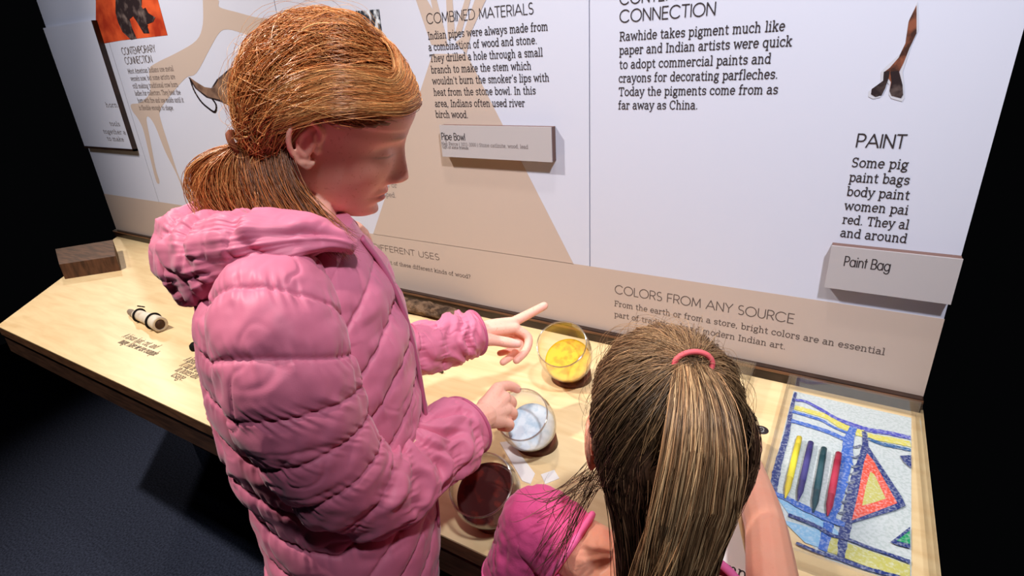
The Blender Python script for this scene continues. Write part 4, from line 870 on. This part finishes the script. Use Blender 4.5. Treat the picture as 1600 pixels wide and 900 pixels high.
# sleeves
def sleeve(pts, ref, sp, wr, name='sleeve', seed=0, n=340):
    P = sm(np.array([np.r_[U(u, v, s), hw * s / FPX] for u, v, s, hw in pts]), n); C = P[:, :3]; r = P[:, 3]
    T, A, B = frames(C, ref); L = np.r_[0, np.cumsum(np.linalg.norm(np.diff(C, axis=0), axis=1))]
    f0 = L / L[-1]
    def dd(Vx, th):
        LL = L[:, None] + 0 * th[None]
        tilt = .012 * np.sin(th)[None]
        ph = (LL + tilt) / sp; d = puff(ph, .0034, .08) * (1 - .75 * wr(f0))[:, None]
        near = np.exp(-((np.abs(ph - np.round(ph)) * 2) / .45) ** 2); d += .0020 * near * vnoise(np.stack([np.repeat(th[None], n, 0) * 14, LL * 10, LL * 0], -1), 1.0, seed) - .0030 * crease(Vx, (13, 13, 17), seed + 4) - .0016 * crease(Vx, (34, 34, 34), seed + 5)
        fold = vnoise(np.stack([LL * 62 + 2.2 * np.sin(th)[None] + 5 * vnoise(Vx, 14, seed), np.cos(th)[None] * 1.6 + 0 * LL, np.sin(th)[None] * 1.6 + 0 * LL], -1), 1.0, seed + 1)
        d += (wr(f0))[:, None] * (.0085 * np.abs(fold) ** .8 * np.sign(fold)) + .0025 * vnoise(Vx, 34, seed + 2) + .0012 * vnoise(Vx, 90, seed + 3)
        return d * np.clip((1.0 - f0) / .03, .15, 1)[:, None]
    C2 = np.concatenate([C, C[-1:] - T[-1] * .001, C[-1:] - T[-1] * .02]); r2 = np.concatenate([r, r[-1:] * .86, r[-1:] * .80]); A2 = np.concatenate([A, A[-1:], A[-1:]]); B2 = np.concatenate([B, B[-1:], B[-1:]])
    def d2(Vx, th): return np.concatenate([dd(Vx[:n], th), np.zeros((2, len(th)))])
    o = cloth_tube(name, C2, A2, B2, r2, r2, d2, M['pink'], jk, 230, 2.0, False)
    T2 = T[-1]; ring = np.linspace(0, 2 * np.pi, 40); rr = r[-1] * .99
    V2 = tube(C[-3] + rr * (np.cos(ring)[:, None] * A[-1] + np.sin(ring)[:, None] * B[-1]), .0028, .0028, T2, 8); mk('cuff_hem', V2.reshape(-1, 3), gridfaces(40, 8), M['pinkdark'], o)
    return o
sleeve([(452, 418, .640, 40), (434, 452, .592, 76), (432, 500, .568, 94), (444, 560, .560, 98), (464, 625, .566, 94), (497, 692, .585, 86), (540, 745, .615, 78), (592, 758, .655, 74), (637, 734, .700, 63), (682, 703, .745, 57), (713, 677, .782, 52), (727, 665, .798, 49)],
       (0, 0, 1), .0455, lambda f: np.clip((f - .52) / .12, 0, 1), seed=20)
sleeve([(560, 468, .80, 44), (585, 520, .845, 46), (620, 548, .880, 42), (655, 546, .910, 40), (695, 535, .942, 39), (728, 524, .966, 37), (742, 520, .976, 35)], (0, 0, 1), .05, lambda f: np.clip((f - .3) / .2, 0, 1) * .7, seed=40)
# hood lying on the back
hp_ = np.array([np.r_[U(u, v, s), hh * s / FPX, th_] for u, v, s, hh, th_ in [(552, 386, .602, 13, .010), (512, 372, .588, 22, .020), (455, 374, .580, 38, .030), (385, 390, .592, 56, .040), (338, 404, .632, 70, .044), (310, 402, .690, 72, .046), (310, 376, .752, 54, .046), (340, 350, .79, 38, .040), (430, 340, .79, 26, .028), (520, 345, .74, 18, .016), (556, 372, .69, 12, .010)]])
hp_ = sm(hp_, 340); Ch = hp_[:, :3]; Th, Ah, Bh = frames(Ch, (0, 0, 1)); Lh = np.r_[0, np.cumsum(np.linalg.norm(np.diff(Ch, axis=0), axis=1))]
def dh(Vx, th):
    LL = Lh[:, None] + 0 * th[None]; d = 0
    for l0 in (.085, .155, .222, .30, .39): 
        q = (LL - l0 - .02 * np.cos(th)[None]) / .010; d = d - .0042 * np.exp(-q ** 2 * 3) + .0016 * np.exp(-(np.abs(q) - 1.6) ** 2); d = d + .0022 * np.exp(-(q / 2.2) ** 2) * vnoise(np.stack([np.cos(th)[None] * 16 + 0 * LL, np.sin(th)[None] * 16 + 0 * LL, LL * 9], -1), 1, 9)
    fold = vnoise(np.stack([LL * 13 + 1.8 * np.cos(th)[None], 2.6 * np.cos(th)[None] - LL * 6, np.sin(th)[None] * 1.2 + 0 * LL], -1), 1, 12)
    d = d - .0035 * crease(Vx, (16, 16, 26), 77) - .0018 * crease(Vx, (40, 40, 48), 78) + .006 * fold + .0042 * vnoise(Vx, (34, 34, 44), 13) + .0018 * vnoise(Vx, 80, 14)
    return d * np.clip(np.minimum(LL, Lh[-1] - LL) / .04, .1, 1)
cloth_tube('hood', Ch, Ah, Bh, hp_[:, 3], hp_[:, 4], dh, M['pink'], jk, 200, 2.3)
# zip along the front edge
ang = math.radians(80); k0 = np.arange(24, 275, 4)
pz = Cj[k0] + Aj[k0] * (raj[k0] * math.cos(ang) ** .93)[:, None] + Bj[k0] * (rbj[k0] * math.sin(ang) ** .93 + .0035)[:, None]
Vz = tube(pz, .0075, .0032, R1, 10); mk('zip_placket', Vz.reshape(-1, 3), gridfaces(len(pz), 10), M['pinkdark'], jk)
# ------------------------------------------------------------------ red hair
M['hair_red'] = hair_mat('hair_copper'); RED, REDL, REDD = (.46, .155, .045), (.72, .34, .12), (.20, .062, .020)
def keep1(p):
    x, y, z = p[..., 0], p[..., 1], p[..., 2]
    line = np.interp(y, [-.12, -.06, -.034, -.028, .0, .03, .055, .085, .1], [-.070, -.062, -.030, .030, .026, .028, .036, .046, .046]); return z > line
TIE1 = np.array([.014, -.084, -.056])       # hair tie, head coordinates
def sphere_path(d0, dm, d1, n):
    t = np.linspace(0, 1, n)[None, :, None]; return nrm((1 - t) ** 2 * d0[:, None] + 2 * t * (1 - t) * dm[:, None] + t ** 2 * d1[:, None])
cap_mesh('hair_base', keep1, .005, M['hair_red'], girl, G1P, G1R, G1S, REDD)
N1 = 9000; d0 = nrm(RS.randn(N1 * 4, 3)); p0 = d0 / np.linalg.norm(d0 / ER, axis=1, keepdims=True) + EC; d0 = d0[keep1(p0)][:N1]
d0 = np.concatenate([d0, nrm(np.stack([.1 + .65 * RS.rand(1600), np.full(1600, .86), .62 + .16 * RS.rand(1600) - .25 * 0], 1))])   # extra at the front hairline
n1 = len(d0); p0 = d0 * ER; d1 = nrm(np.repeat((TIE1 - EC)[None], n1, 0) + .05 * RS.randn(n1, 3) * [1, .2, 1])
front = np.clip((d0[:, 1] + .30) / .5, 0, 1)[:, None]; sgn = np.where(d0[:, :1] > -.18, 1, -1)
pm = np.concatenate([sgn * 1.0 * ER[0], np.full((n1, 1), -.012) + .004 * RS.randn(n1, 1), .032 + .085 * np.clip((p0[:, 2:3] - .040) / .06, 0, 1) ** 1.2 + .004 * RS.rand(n1, 1)], 1)
pm[:, 0:1] *= np.sqrt(np.clip(1 - ((pm[:, 2:3] - EC[2]) / ER[2]) ** 2, .05, 1)); m_ = nrm(pm - EC)
nat = nrm(d0 + d1 + .001); m_ = nrm(nat * (1 - front) + m_ * front); dm = 2 * m_ - .5 * (d0 + d1)
pd = sphere_path(d0, dm, d1, 18); t = np.linspace(0, 1, 18)[None]
lift = .002 + (.006 + .007 * RS.rand(n1, 1)) * np.sin(np.clip(t * 1.15, 0, 1) * np.pi) ** .7 * np.clip(1.05 - .5 * t, 0, 1)
lift = lift + .0012 * vnoise(pd, 9, 2)
low = pd[..., 2]; P = onhead(pd, lift, G1P, G1R, G1S)
P += (.0012 * RS.randn(n1, 1, 3)) + .0014 * np.stack([vnoise(pd, 8, s_) for s_ in (4, 5, 6)], -1) * t[..., None]
strands('hair', P, .00032 + .00022 * RS.rand(n1), M['hair_red'], girl, 18, vary(n1, RED, .30, REDL, .25))
# front hair swept from the parting across the brow and over the ear
ns_ = 3000; h = RS.rand(ns_, 1) ** 1.3; al = RS.rand(ns_, 1)
q0 = np.concatenate([-.006 + .012 * RS.rand(ns_, 1), .030 + .048 * (1 - h) + .004 * RS.randn(ns_, 1), .105 - .050 * (1 - h) ** 1.5], 1)
q1 = np.concatenate([.040 + .012 * RS.rand(ns_, 1), .070 - .012 * h, .058 + .038 * h + .003 * RS.randn(ns_, 1)], 1)
q2 = np.concatenate([np.full((ns_, 1), .068), -.006 - .010 * RS.rand(ns_, 1), .030 + .050 * h + .003 * RS.randn(ns_, 1)], 1)
q3 = np.repeat(TIE1[None], ns_, 0) + .004 * RS.randn(ns_, 3)
ctl = np.stack([nrm(q - EC) for q in (q0, q1, q2, q3)], 1); tt = np.linspace(0, 1, 22); pd2 = np.stack([sm(np.moveaxis(ctl, 0, 1)[:, :, k_], 22) for k_ in range(3)], -1)
pd2 = np.moveaxis(pd2, 0, 1) if pd2.shape[0] == 22 else pd2
l2 = .004 + (.007 + .006 * RS.rand(ns_, 1)) * np.interp(tt, [0, .15, .35, .7, 1], [.4, .9, .9, .9, .2])[None] + .0010 * vnoise(pd2, 9, 2)
strands('swept_hair', onhead(pd2, l2, G1P, G1R, G1S), .00030 + .0002 * RS.rand(ns_), M['hair_red'], girl, 22, vary(ns_, RED, .28, REDL, .3))
# flyaways
k = RS.choice(n1, 260, False); Pf = P[k] + (np.sin(t * np.pi)[..., None] * (G1R @ (d0[k].T)).T[:, None] * (.004 + .010 * RS.rand(260, 1, 1))) + .006 * RS.randn(260, 1, 3) * t[..., None] * np.sin(t * np.pi)[..., None]
strands('stray_hair', Pf, .00018, M['hair_red'], girl, 18, vary(260, REDL, .2))
# ponytail: bundle from the tie, short and tousled
tie = G1P + G1R @ TIE1; bk = G1R @ np.array([.0, -1, -.15]); dn = np.array([0, 0, -1.]); imgL = -RM[:, 0]
Np = 2600; t = np.linspace(0, 1, 20)[None, :, None]
a = RS.randn(Np, 1, 1); b = RS.randn(Np, 1, 1); c = RS.rand(Np, 1, 1); ln = .085 + .04 * RS.rand(Np, 1, 1)
side_ = R1[None, None]; out = nrm(bk * .75 + imgL * .55 + np.array([0, 0, .12]))[None, None]
Pp = tie + out * (.012 + .028 * c) * np.sin(np.clip(t * (1.0 + .45 * c), 0, 1.25) * np.pi * .62) + dn * ln * (t ** 1.35) * 1.0 - imgL * (.034 * np.clip(b, -1.5, 1.6) * np.sin(t * np.pi * .6) - .004 * t) + side_ * a * .020 * t ** .8 + np.array([F1 * .02]) * t ** 2
Pp = Pp + .004 * np.stack([vnoise(np.concatenate([t * 5 + 0 * a, a * 3 + 0 * t, b * 3 + 0 * t], -1), 1, s_) for s_ in (7, 8, 9)], -1) * t
Pp[..., :] += (.002 * RS.randn(Np, 1, 3))
strands('ponytail', Pp, .00030 + .0002 * RS.rand(Np), M['hair_red'], girl, 20, vary(Np, RED, .32, REDL, .3))
# curling loose ends at the left of the ponytail
Nc = 70; t2 = np.linspace(0, 1, 20)[None, :, None]; rr = (.018 + .03 * RS.rand(Nc, 1, 1)); ph = .4 + .9 * RS.rand(Nc, 1, 1)
Pc = tie + imgL * (rr * 1.4 * np.sin(t2 * np.pi * (.55 + .3 * ph))) + dn * (t2 * (.05 + .06 * RS.rand(Nc, 1, 1))) + bk * .01 * t2 + .004 * RS.randn(Nc, 1, 3)
strands('stray_hair', Pc, .00022, M['hair_red'], girl, 20, vary(Nc, RED, .3, REDL, .3))
# hair tie: twisted red-brown loop
q = np.linspace(0, 2 * np.pi, 30); T_ = nrm(out[0, 0] * .8 + dn * .5); A_ = nrm(np.cross(T_, [0, 0, 1])); B_t = np.cross(T_, A_)
Vt = tube(tie + out[0, 0] * .010 + .0125 * (np.cos(q)[:, None] * A_ + np.sin(q)[:, None] * B_t), .0042, .0042, T_, 8); mk('hair_tie', Vt.reshape(-1, 3), gridfaces(30, 8), mat('hair_tie_brown', srgb(120, 62, 40), .7, .2), girl)
# loose hair behind the ear falling forward over the collar
Nl = 1700; f = RS.rand(Nl, 1); g = RS.rand(Nl, 1)
r0 = np.concatenate([.066 - .050 * f, -.034 - .055 * f, -.004 - .050 * g], 1); S0 = (r0 @ G1R.T + G1P)[:, None]
j = lambda k: k * RS.randn(Nl)
m1 = np.array([U(448 - 55 * a_ + e, 285 + e2, .592 + .035 * a_ + .01 * q_) for a_, e, e2, q_ in zip(f[:, 0], j(10), j(9), g[:, 0])])[:, None]; m2 = np.array([U(492 - 85 * a_ + e, 335 + e2, .585 + .03 * a_) for a_, e, e2 in zip(f[:, 0], j(14), j(8))])[:, None]
e1 = np.array([U(545 - 130 * a_ * b_ + e, 386 - 40 * a_ * b_ + e2, .588 + .02 * a_) for a_, b_, e, e2 in zip(f[:, 0], g[:, 0], j(9), j(9))])[:, None]
Pl = (1 - t) ** 3 * S0 + 3 * t * (1 - t) ** 2 * m1 + 3 * t ** 2 * (1 - t) * m2 + t ** 3 * e1; Pl = Pl + .0018 * RS.randn(Nl, 1, 3) + .005 * t * np.stack([vnoise(np.concatenate([t * 4 + 0 * S0[..., :1], S0[..., :1] * 300 + 0 * t, S0[..., 2:3] * 300 + 0 * t], -1), 1, s_) for s_ in (3, 4, 5)], -1)
strands('loose_hair', Pl, .00028 + .0002 * RS.rand(Nl), M['hair_red'], girl, 20, vary(Nl, (.16, .052, .017), .4, RED, .35))  # dark strand colour stands in for the shade behind the ear
# ------------------------------------------------------------------ the younger child in the pink shirt
G2P = U(1029, 690, .565); G2R = headrot(math.radians(122), .36, -.14); G2S = .94
hl2 = lambda x, y, z: G2P + G2R @ np.array([x, y, z]) * G2S
V, F = [], []
head_mesh(V, F, G2P, G2R, G2S)
NB2 = G2P + np.array([.012, -.035, -.135]); PEL2 = np.array([-.13, -.785, .60])
F2 = np.array([math.cos(1.85), math.sin(1.85), 0]); R2 = np.array([F2[1], -F2[0], 0])
S2L, S2R = U(838, 818, .665), U(1216, 985, .600)
E2L, W2L, H2L = S2L + np.array([-.045, -.035, -.17]), S2L + np.array([-.03, -.02, -.32]), None
E2R, W2R = U(1198, 830, .700), U(1168, 715, .870)
chain(V, F, [(hl2(0, -.02, -.03), .048), (hl2(0, -.030, -.08), .041), (NB2 + [0, 0, .03], .041), (NB2 - [0, 0, .02], .048)])
chain(V, F, [(NB2 - [0, 0, .03], .045), (NB2 * .8 + PEL2 * .2, .072), (NB2 * .45 + PEL2 * .55, .068), (PEL2 + [0, 0, .04], .070), (PEL2, .066)])
for S_, E_, W_ in ((S2L, E2L, W2L), (S2R, E2R, W2R)):
    chain(V, F, [(NB2 - [0, 0, .045], .042), (NB2 * .35 + S_ * .65 - [0, 0, .012], .036), (S_, .0315)]); chain(V, F, [(S_, .0315), (S_ * .5 + E_ * .5, .029), (E_, .0255)]); chain(V, F, [(E_, .0255), (E_ * .6 + W_ * .4, .0245), (W_, .0165)])
for sd in (1, -1):
    hp = PEL2 + R2 * .055 * sd; chain(V, F, [(hp - [0, 0, .02], .050), (hp * [1, 1, 0] + [0, 0, .33], .038), (hp * [1, 1, 0] + [0, 0, .07] - F2 * .01, .029)])
    chain(V, F, [(hp * [1, 1, 0] + [0, 0, .04] - F2 * .015, .026), (hp * [1, 1, 0] + [0, 0, .030] + F2 * .08, .022)])
def hand2(w_, dirv, sidev, upv, curl):
    """small relaxed hand: palm, four fingers of unequal length, thumb from the side"""
    for i, (lat, ln) in enumerate(((-.018, .052), (-.006, .058), (.006, .054), (.017, .043))):
        m_ = w_ + dirv * .048 + sidev * lat; chain(V, F, [(w_, .0135), (w_ + dirv * .026 + sidev * lat * .8, .0115), (m_, .0085)])
        chain(V, F, [(m_, .0078), (m_ + dirv * ln * .42 + upv * .004, .0072), (m_ + dirv * ln * .72 - upv * curl * .4, .0066), (m_ + dirv * ln * .92 - upv * curl, .0056)])
    chain(V, F, [(w_ + dirv * .010 - sidev * .012, .0110), (w_ + dirv * .030 - sidev * .030, .0085), (w_ + dirv * .052 - sidev * .036 - upv * .006, .0066)])
dR = nrm(W2R - E2R); dR = nrm(dR * [1, 1, .2]); hand2(W2R, dR, nrm(np.cross(dR, [0, 0, 1])), np.array([0, 0, 1.]), .010)
hand2(W2L, np.array([0, 0, -1.]), F2 * -1, R2 * -1, .014)
me = remesh(V, F, .0018, 3); co = me_co(me); SKIN2 = srgb(222, 158, 132); set_col(me, skin_tone(co, G2P, G2R, G2S, SKIN2))
foot2 = np.array([PEL2[0], PEL2[1], 0.0]); set_co(me, co - foot2)
kid = link('person', me, skin_mat('skin_child', SKIN2, (1, .90, .88, 1), (.97, .95, .94, 1))); kid.location = foot2
tag(kid, 'younger child seen from behind with a brown ponytail and bright pink shirt', 'person')
trousers(PEL2, R2, F2, .055, .6, kid, .060, .33)
# shirt
M['hotpink'] = mat('shirt_hot_pink', srgb(224, 84, 140), .8, .2, sheen=.2, bump=(500, .25, .001)); M['hotpinkrib'] = mat('shirt_rib', srgb(232, 104, 158), .8, .2)
t_ = np.linspace(0, 1, 120); zz2 = np.interp(t_, [0, .10, .22, .40, .7, 1], np.array([-.034, -.048, -.072, -.14, -.27, -.42]) + NB2[2])
ax_ = NB2[None] + (PEL2 - NB2)[None] * ((NB2[2] - zz2) / (NB2[2] - PEL2[2]))[:, None]; ax_[:, 2] = zz2; mid_ = (S2L + S2R) / 2; ax_[:, :2] += ((mid_ - NB2)[:2] * .45)[None] * np.exp(-((zz2 - NB2[2] + .04) / .10) ** 2)[:, None]
wa = np.interp(t_, [0, .05, .12, .25, .45, .75, 1], [.098, .110, .118, .118, .106, .110, .128]); wb = np.interp(t_, [0, .1, .25, .5, .8, 1], [.066, .072, .080, .088, .096, .104])
def dsh(Vx, th): return -.003 * crease(Vx, (16, 16, 10), 65) + .0030 * vnoise(Vx, (30, 30, 12), 61) + .0018 * vnoise(Vx, (70, 70, 30), 62)
sh = cloth_tube('shirt', ax_, np.repeat(R2[None], 120, 0), np.repeat(F2[None], 120, 0), wa, wb, dsh, M['hotpink'], kid, 120, 2.3, False); cs_ = me_co(sh.data) + wloc(sh); lim = np.where(cs_[:, 2] < .83, -.651, 9.); cs_[:, 1] = np.minimum(cs_[:, 1], lim); set_co(sh.data, cs_ - wloc(sh))
sh['label'] = 'bright pink shirt with ribbed neck'
def shortsleeve(S_, E_, k):
    n = 40; d = E_ - S_; f = np.linspace(0, 1, n); inn = (NB2 - S_) * .30 - np.array([0, 0, .018])
    C = sm([S_ + inn, S_ + inn * .35 + [0, 0, .004], S_, S_ + d * .22, S_ + d * k], n); T, A, B = frames(C, (0.3, 1, 0))
    r = np.interp(f, [0, .3, .6, 1], [.046, .044, .042, .043]); n0 = 90; C = sm(C, n0); r = np.interp(np.linspace(0, 1, n0), f, r); T, A, B = frames(C, (0.3, 1, 0))
    o = cloth_tube('sleeve', C, A, B, r, r, lambda Vx, th: -.0032 * crease(Vx, (18, 22, 18), 66) - .0016 * crease(Vx, (42, 42, 42), 67) + .0020 * vnoise(Vx, 55, 63) + .0012 * vnoise(Vx, 120, 64), M['hotpink'], sh, 120, 2.0, False)
    q = np.linspace(0, 2 * np.pi, 40); V_ = tube(C[0] + r[0] * (np.cos(q)[:, None] * A[0] + np.sin(q)[:, None] * B[0]), .0040, .0040, T[0], 8); mk('neck_band', V_.reshape(-1, 3), gridfaces(40, 8), M['hotpinkrib'], o)
    q = np.linspace(0, 2 * np.pi, 40); V_ = tube(C[-1] + r[-1] * (np.cos(q)[:, None] * A[-1] + np.sin(q)[:, None] * B[-1]), .0022, .0022, T[-1], 8); mk('sleeve_hem', V_.reshape(-1, 3), gridfaces(40, 8), M['hotpinkrib'], o)
shortsleeve(S2L, E2L, .50)
# ribbed neck band following the shirt's upper edge
th = np.linspace(0, 2 * np.pi, 90); ct, st = np.cos(th), np.sin(th); ct = np.sign(ct) * np.abs(ct) ** (2 / 2.3); st = np.sign(st) * np.abs(st) ** (2 / 2.3)
for kk, rr_ in ((0, .0050), (5, .0030), (9, .0030)):
    V_ = tube(ax_[kk] + R2 * (wa[kk] * 1.015 * ct)[:, None] + F2 * (wb[kk] * 1.015 * st)[:, None], rr_, rr_, (0, 0, 1), 8); mk('neck_band', V_.reshape(-1, 3), gridfaces(90, 8), M['hotpinkrib'], sh)

# brown hair, half gathered at the crown
M['hair_brown'] = hair_mat('hair_brown', .40); BR, BRL, BRD = (.120, .062, .034), (.40, .235, .115), (.045, .022, .013)
def keep2(p):
    x, y, z = p[..., 0], p[..., 1], p[..., 2]
    return z > np.interp(y, [-.12, -.05, -.03, .0, .03, .055, .085, .1], [-.075, -.068, -.01, .034, .040, .050, .064, .064])
TIE2 = np.array([.004, -.060, .086])
tie2l = EC + nrm(TIE2 - EC) * (1 / np.linalg.norm(nrm(TIE2 - EC) / ER) + .012); tie2 = G2P + G2R @ tie2l * G2S
cap_mesh('hair_base', keep2, .006, M['hair_brown'], kid, G2P, G2R, G2S, BRD)
N2 = 15000; d0 = nrm(RS.randn(N2 * 3, 3)); p0 = d0 / np.linalg.norm(d0 / ER, axis=1, keepdims=True) + EC; d0 = d0[keep2(p0)][:N2]; n2 = len(d0); p0 = d0 * ER + EC
dt = nrm(TIE2 - EC); up = (d0 @ dt > .50 + .05 * RS.randn(n2)) | ((p0[:, 1] > -.01) & (p0[:, 2] > .045)) | ((d0[:, 0] < -.55) & (d0[:, 1] > -.48))
# gathered strands
du = d0[up]; nu_ = len(du); d1 = nrm(np.repeat(dt[None], nu_, 0) + .045 * RS.randn(nu_, 3)); t = np.linspace(0, 1, 16)[None]
pd = sphere_path(du, nrm(du + d1), d1, 16); lift = .004 + (.005 + .007 * RS.rand(nu_, 1)) * np.sin(np.clip(t * 1.1, 0, 1) * np.pi * .9) + .010 * t ** 3 + .003 * vnoise(pd, 11, 3)
P = onhead(pd, lift, G2P, G2R, G2S) + .0012 * RS.randn(nu_, 1, 3)
strands('hair', P, .00028 + .0002 * RS.rand(nu_), M['hair_brown'], kid, 16, vary(nu_, (.20, .105, .050), .42, BRL, .30) * np.clip(.22 + .78 * ((du * ER + EC)[:, 2:3] - .015) / .06, .22, 1))  # strands darken towards low roots, shade put into the colour
# loose strands: run down the head, then hang
dl = d0[~up]; nl = len(dl); n_ = 24; t = np.linspace(0, 1, n_)[None]
sg = np.where(dl[:, :1] >= 0, 1, -1); pl = dl * ER + EC
lowd = nrm(np.stack([dl[:, 0] * .95 + .06 * RS.randn(nl), np.minimum(dl[:, 1] * .5 - .35, -.25) + .06 * RS.randn(nl), np.full(nl, -.95)], 1) * [1, 1, 1.])
pd = sphere_path(dl, nrm(dl + lowd + .6 * np.array([0, -.35, 0]) * (dl[:, 1:2] < .3)), lowd, 12)
lift = .003 + (.002 + .008 * RS.rand(nl, 1)) * np.linspace(.1, 1, 12)[None] + .002 * vnoise(pd, 14, 5); Ph = onhead(pd, lift, G2P, G2R, G2S)
# stop where the scalp turns under, then fall
zl = pd[..., 2]; hang = np.zeros((nl, 12, 3)); st_ = Ph[:, 8]; vel = nrm(Ph[:, 8] - Ph[:, 7]); u_ = np.linspace(1 / 12, 1, 12)[None, :, None]; ln = (.135 + .06 * RS.rand(nl, 1, 1))
bk2 = -np.array([G2R[0, 1], G2R[1, 1], 0]); bk2 /= np.linalg.norm(bk2)
hang = st_[:, None] + vel[:, None] * .030 * (1 - np.exp(-u_ * 3)) + np.array([0, 0, -1.]) * ln * u_ ** 1.25 + bk2 * (.012 + .02 * RS.rand(nl, 1, 1)) * u_ + .008 * RS.randn(nl, 1, 3) * [1, 1, 0] * u_ ** 1.3
rt_ = G2R[:, 0]; off = ((st_ - G2P) @ rt_)[:, None, None]; hang = hang - rt_ * off * .50 * u_ ** .8
P = np.concatenate([Ph[:, :9], hang], 1); P = P + .0035 * np.stack([vnoise(P, (26, 26, 14), s_) for s_ in (21, 22, 23)], -1) * np.linspace(0, 1, 21)[None, :, None] + .0010 * RS.randn(nl, 1, 3)
strands('loose_hair', P, .00030 + .0002 * RS.rand(nl), M['hair_brown'], kid, 21, vary(nl, (.036, .016, .009), .45, (.20, .11, .06), .10))  # near-black tone carries the shade at the back of the head
# hair hanging over the right ear, shade of that side put into its colour
Ns = 1900; t = np.linspace(0, 1, 20)[None, :, None]; b0 = np.stack([.071 + 0 * RS.rand(Ns), -.040 + .085 * RS.rand(Ns), .028 + .05 * RS.rand(Ns)], 1); D0 = nrm(b0 - EC); D1 = nrm(np.stack([.9 + 0 * D0[:, 0], D0[:, 1] * .8 - .22, -.55 + .1 * RS.randn(Ns)], 1))
pd = sphere_path(D0, nrm(D0 + D1), D1, 12); s12 = np.linspace(0, 1, 12)[None]; Ph = onhead(pd, .006 + (.011 + .005 * RS.rand(Ns, 1)) * np.sin(np.clip(s12 * 1.3, 0, 1) * np.pi * .6) + .003 * vnoise(pd, 12, 44), G2P, G2R, G2S)
u_ = np.linspace(1 / 9, 1, 9)[None, :, None]; hang = Ph[:, -1:] + np.array([0, 0, -1.]) * (.075 + .06 * RS.rand(Ns, 1, 1)) * u_ ** 1.1 - G2R[:, 0] * .055 * u_ + bk2 * .012 * u_ + .006 * RS.randn(Ns, 1, 3) * u_
strands('loose_hair', np.concatenate([Ph[:, :11], hang], 1) + .001 * RS.randn(Ns, 1, 3), .0003, M['hair_brown'], kid, 20, vary(Ns, (.036, .016, .009), .45, (.2, .11, .06), .1))
# ponytail over the back of the head
Nq = 4200; t = np.linspace(0, 1, 22)[None, :, None]; a = np.clip(RS.randn(Nq, 1, 1), -2, 2); c = RS.rand(Nq, 1, 1); e = RS.randn(Nq, 1, 1)
rt = G2R[:, 0]; ln = .215 + .05 * RS.rand(Nq, 1, 1)
lat = a * .135; d1_ = nrm(np.concatenate([lat[:, 0] * 1.0, np.full((Nq, 1), -.86), np.full((Nq, 1), -.42)], 1)); d0_ = nrm(dt[None] + .05 * np.concatenate([a[:, 0], 0 * a[:, 0], 0 * a[:, 0]], 1) + .03 * RS.randn(Nq, 3))
pd = sphere_path(d0_, nrm(d0_ + d1_), d1_, 12); s12 = np.linspace(0, 1, 12)[None]
Ph = onhead(pd, .012 + (.012 + .014 * c[:, 0]) * np.sin(np.clip(s12 * 1.6, 0, 1) * np.pi / 2) + .002 * vnoise(pd, 9, 35), G2P, G2R, G2S)
u_ = np.linspace(1 / 11, 1, 11)[None, :, None]; vel = nrm(Ph[:, -1] - Ph[:, -2])
hang = Ph[:, -1:] + vel[:, None] * .028 * (1 - np.exp(-u_ * 3)) + np.array([0, 0, -1.]) * (ln - .085) * u_ ** 1.2 + rt * (.010 * e - a * .008 - .022) * u_
P = np.concatenate([Ph[:, :11], hang], 1); t = np.linspace(0, 1, 22)[None, :, None]
P = P + .0035 * np.stack([vnoise(np.concatenate([t * 4 + 0 * a, a * 2.2 + 0 * t, c * 2 + 0 * t], -1), 1, s_) for s_ in (31, 32, 33)], -1) * t + .0010 * RS.randn(Nq, 1, 3)
strands('ponytail', P, .00030 + .0002 * RS.rand(Nq), M['hair_brown'], kid, 22, vary(Nq, (.21, .112, .054), .58, (.56, .36, .19), .30))
# hair tie
q = np.linspace(0, 2 * np.pi, 36); Tt = nrm(bk2 + [0, 0, .25]); At = nrm(np.cross(Tt, [0, 0, 1])); Bt = np.cross(Tt, At)
Vt = tube(tie2 + Tt * .004 + (np.cos(q)[:, None] * At * .017 + np.sin(q)[:, None] * Bt * .012), .0026, .0026, Tt, 8); mk('hair_tie', Vt.reshape(-1, 3), gridfaces(36, 8), mat('hair_tie_pink', srgb(226, 96, 104), .6, .3), kid)
# wisps over the left shoulder and flyaways
Nw = 44; t = np.linspace(0, 1, 20)[None, :, None]; g = RS.rand(Nw); S0 = np.array([U(945 + 14 * RS.rand(), 680 + 90 * k, .57) for k in g])[:, None]
kd = (RS.rand(Nw) < .5)
m1 = np.array([U(912 + 8 * RS.randn(), 760 + 20 * RS.randn(), .57) for k in g])[:, None]; m2 = np.array([U((835 if kd[i] else 885) + 22 * RS.randn(), (800 if kd[i] else 850) + 14 * RS.randn(), .59) for i in range(Nw)])[:, None]
e1 = np.array([U((835 if kd[i] else 850) + 26 * RS.randn(), (785 if kd[i] else 890) + 24 * RS.randn(), .60) for i in range(Nw)])[:, None]
P = (1 - t) ** 3 * S0 + 3 * t * (1 - t) ** 2 * m1 + 3 * t ** 2 * (1 - t) * m2 + t ** 3 * e1
strands('stray_hair', P, .00042, M['hair_brown'], kid, 20, vary(Nw, BR, .3))
Nf = 420; kx = RS.choice(nu_, Nf); t = np.linspace(0, 1, 16)[None, :, None]; pd = sphere_path(du[kx], nrm(du[kx] + d1[kx]), d1[kx], 16); P = onhead(pd, .012 + .016 * RS.rand(Nf, 1) * np.sin(np.linspace(0, 1, 16) * np.pi)[None], G2P, G2R, G2S) + .010 * RS.randn(Nf, 1, 3) * np.sin(t * np.pi) * (1 - t)
strands('stray_hair', P, .00016, M['hair_brown'], kid, 16, vary(Nf, BRL, .25))
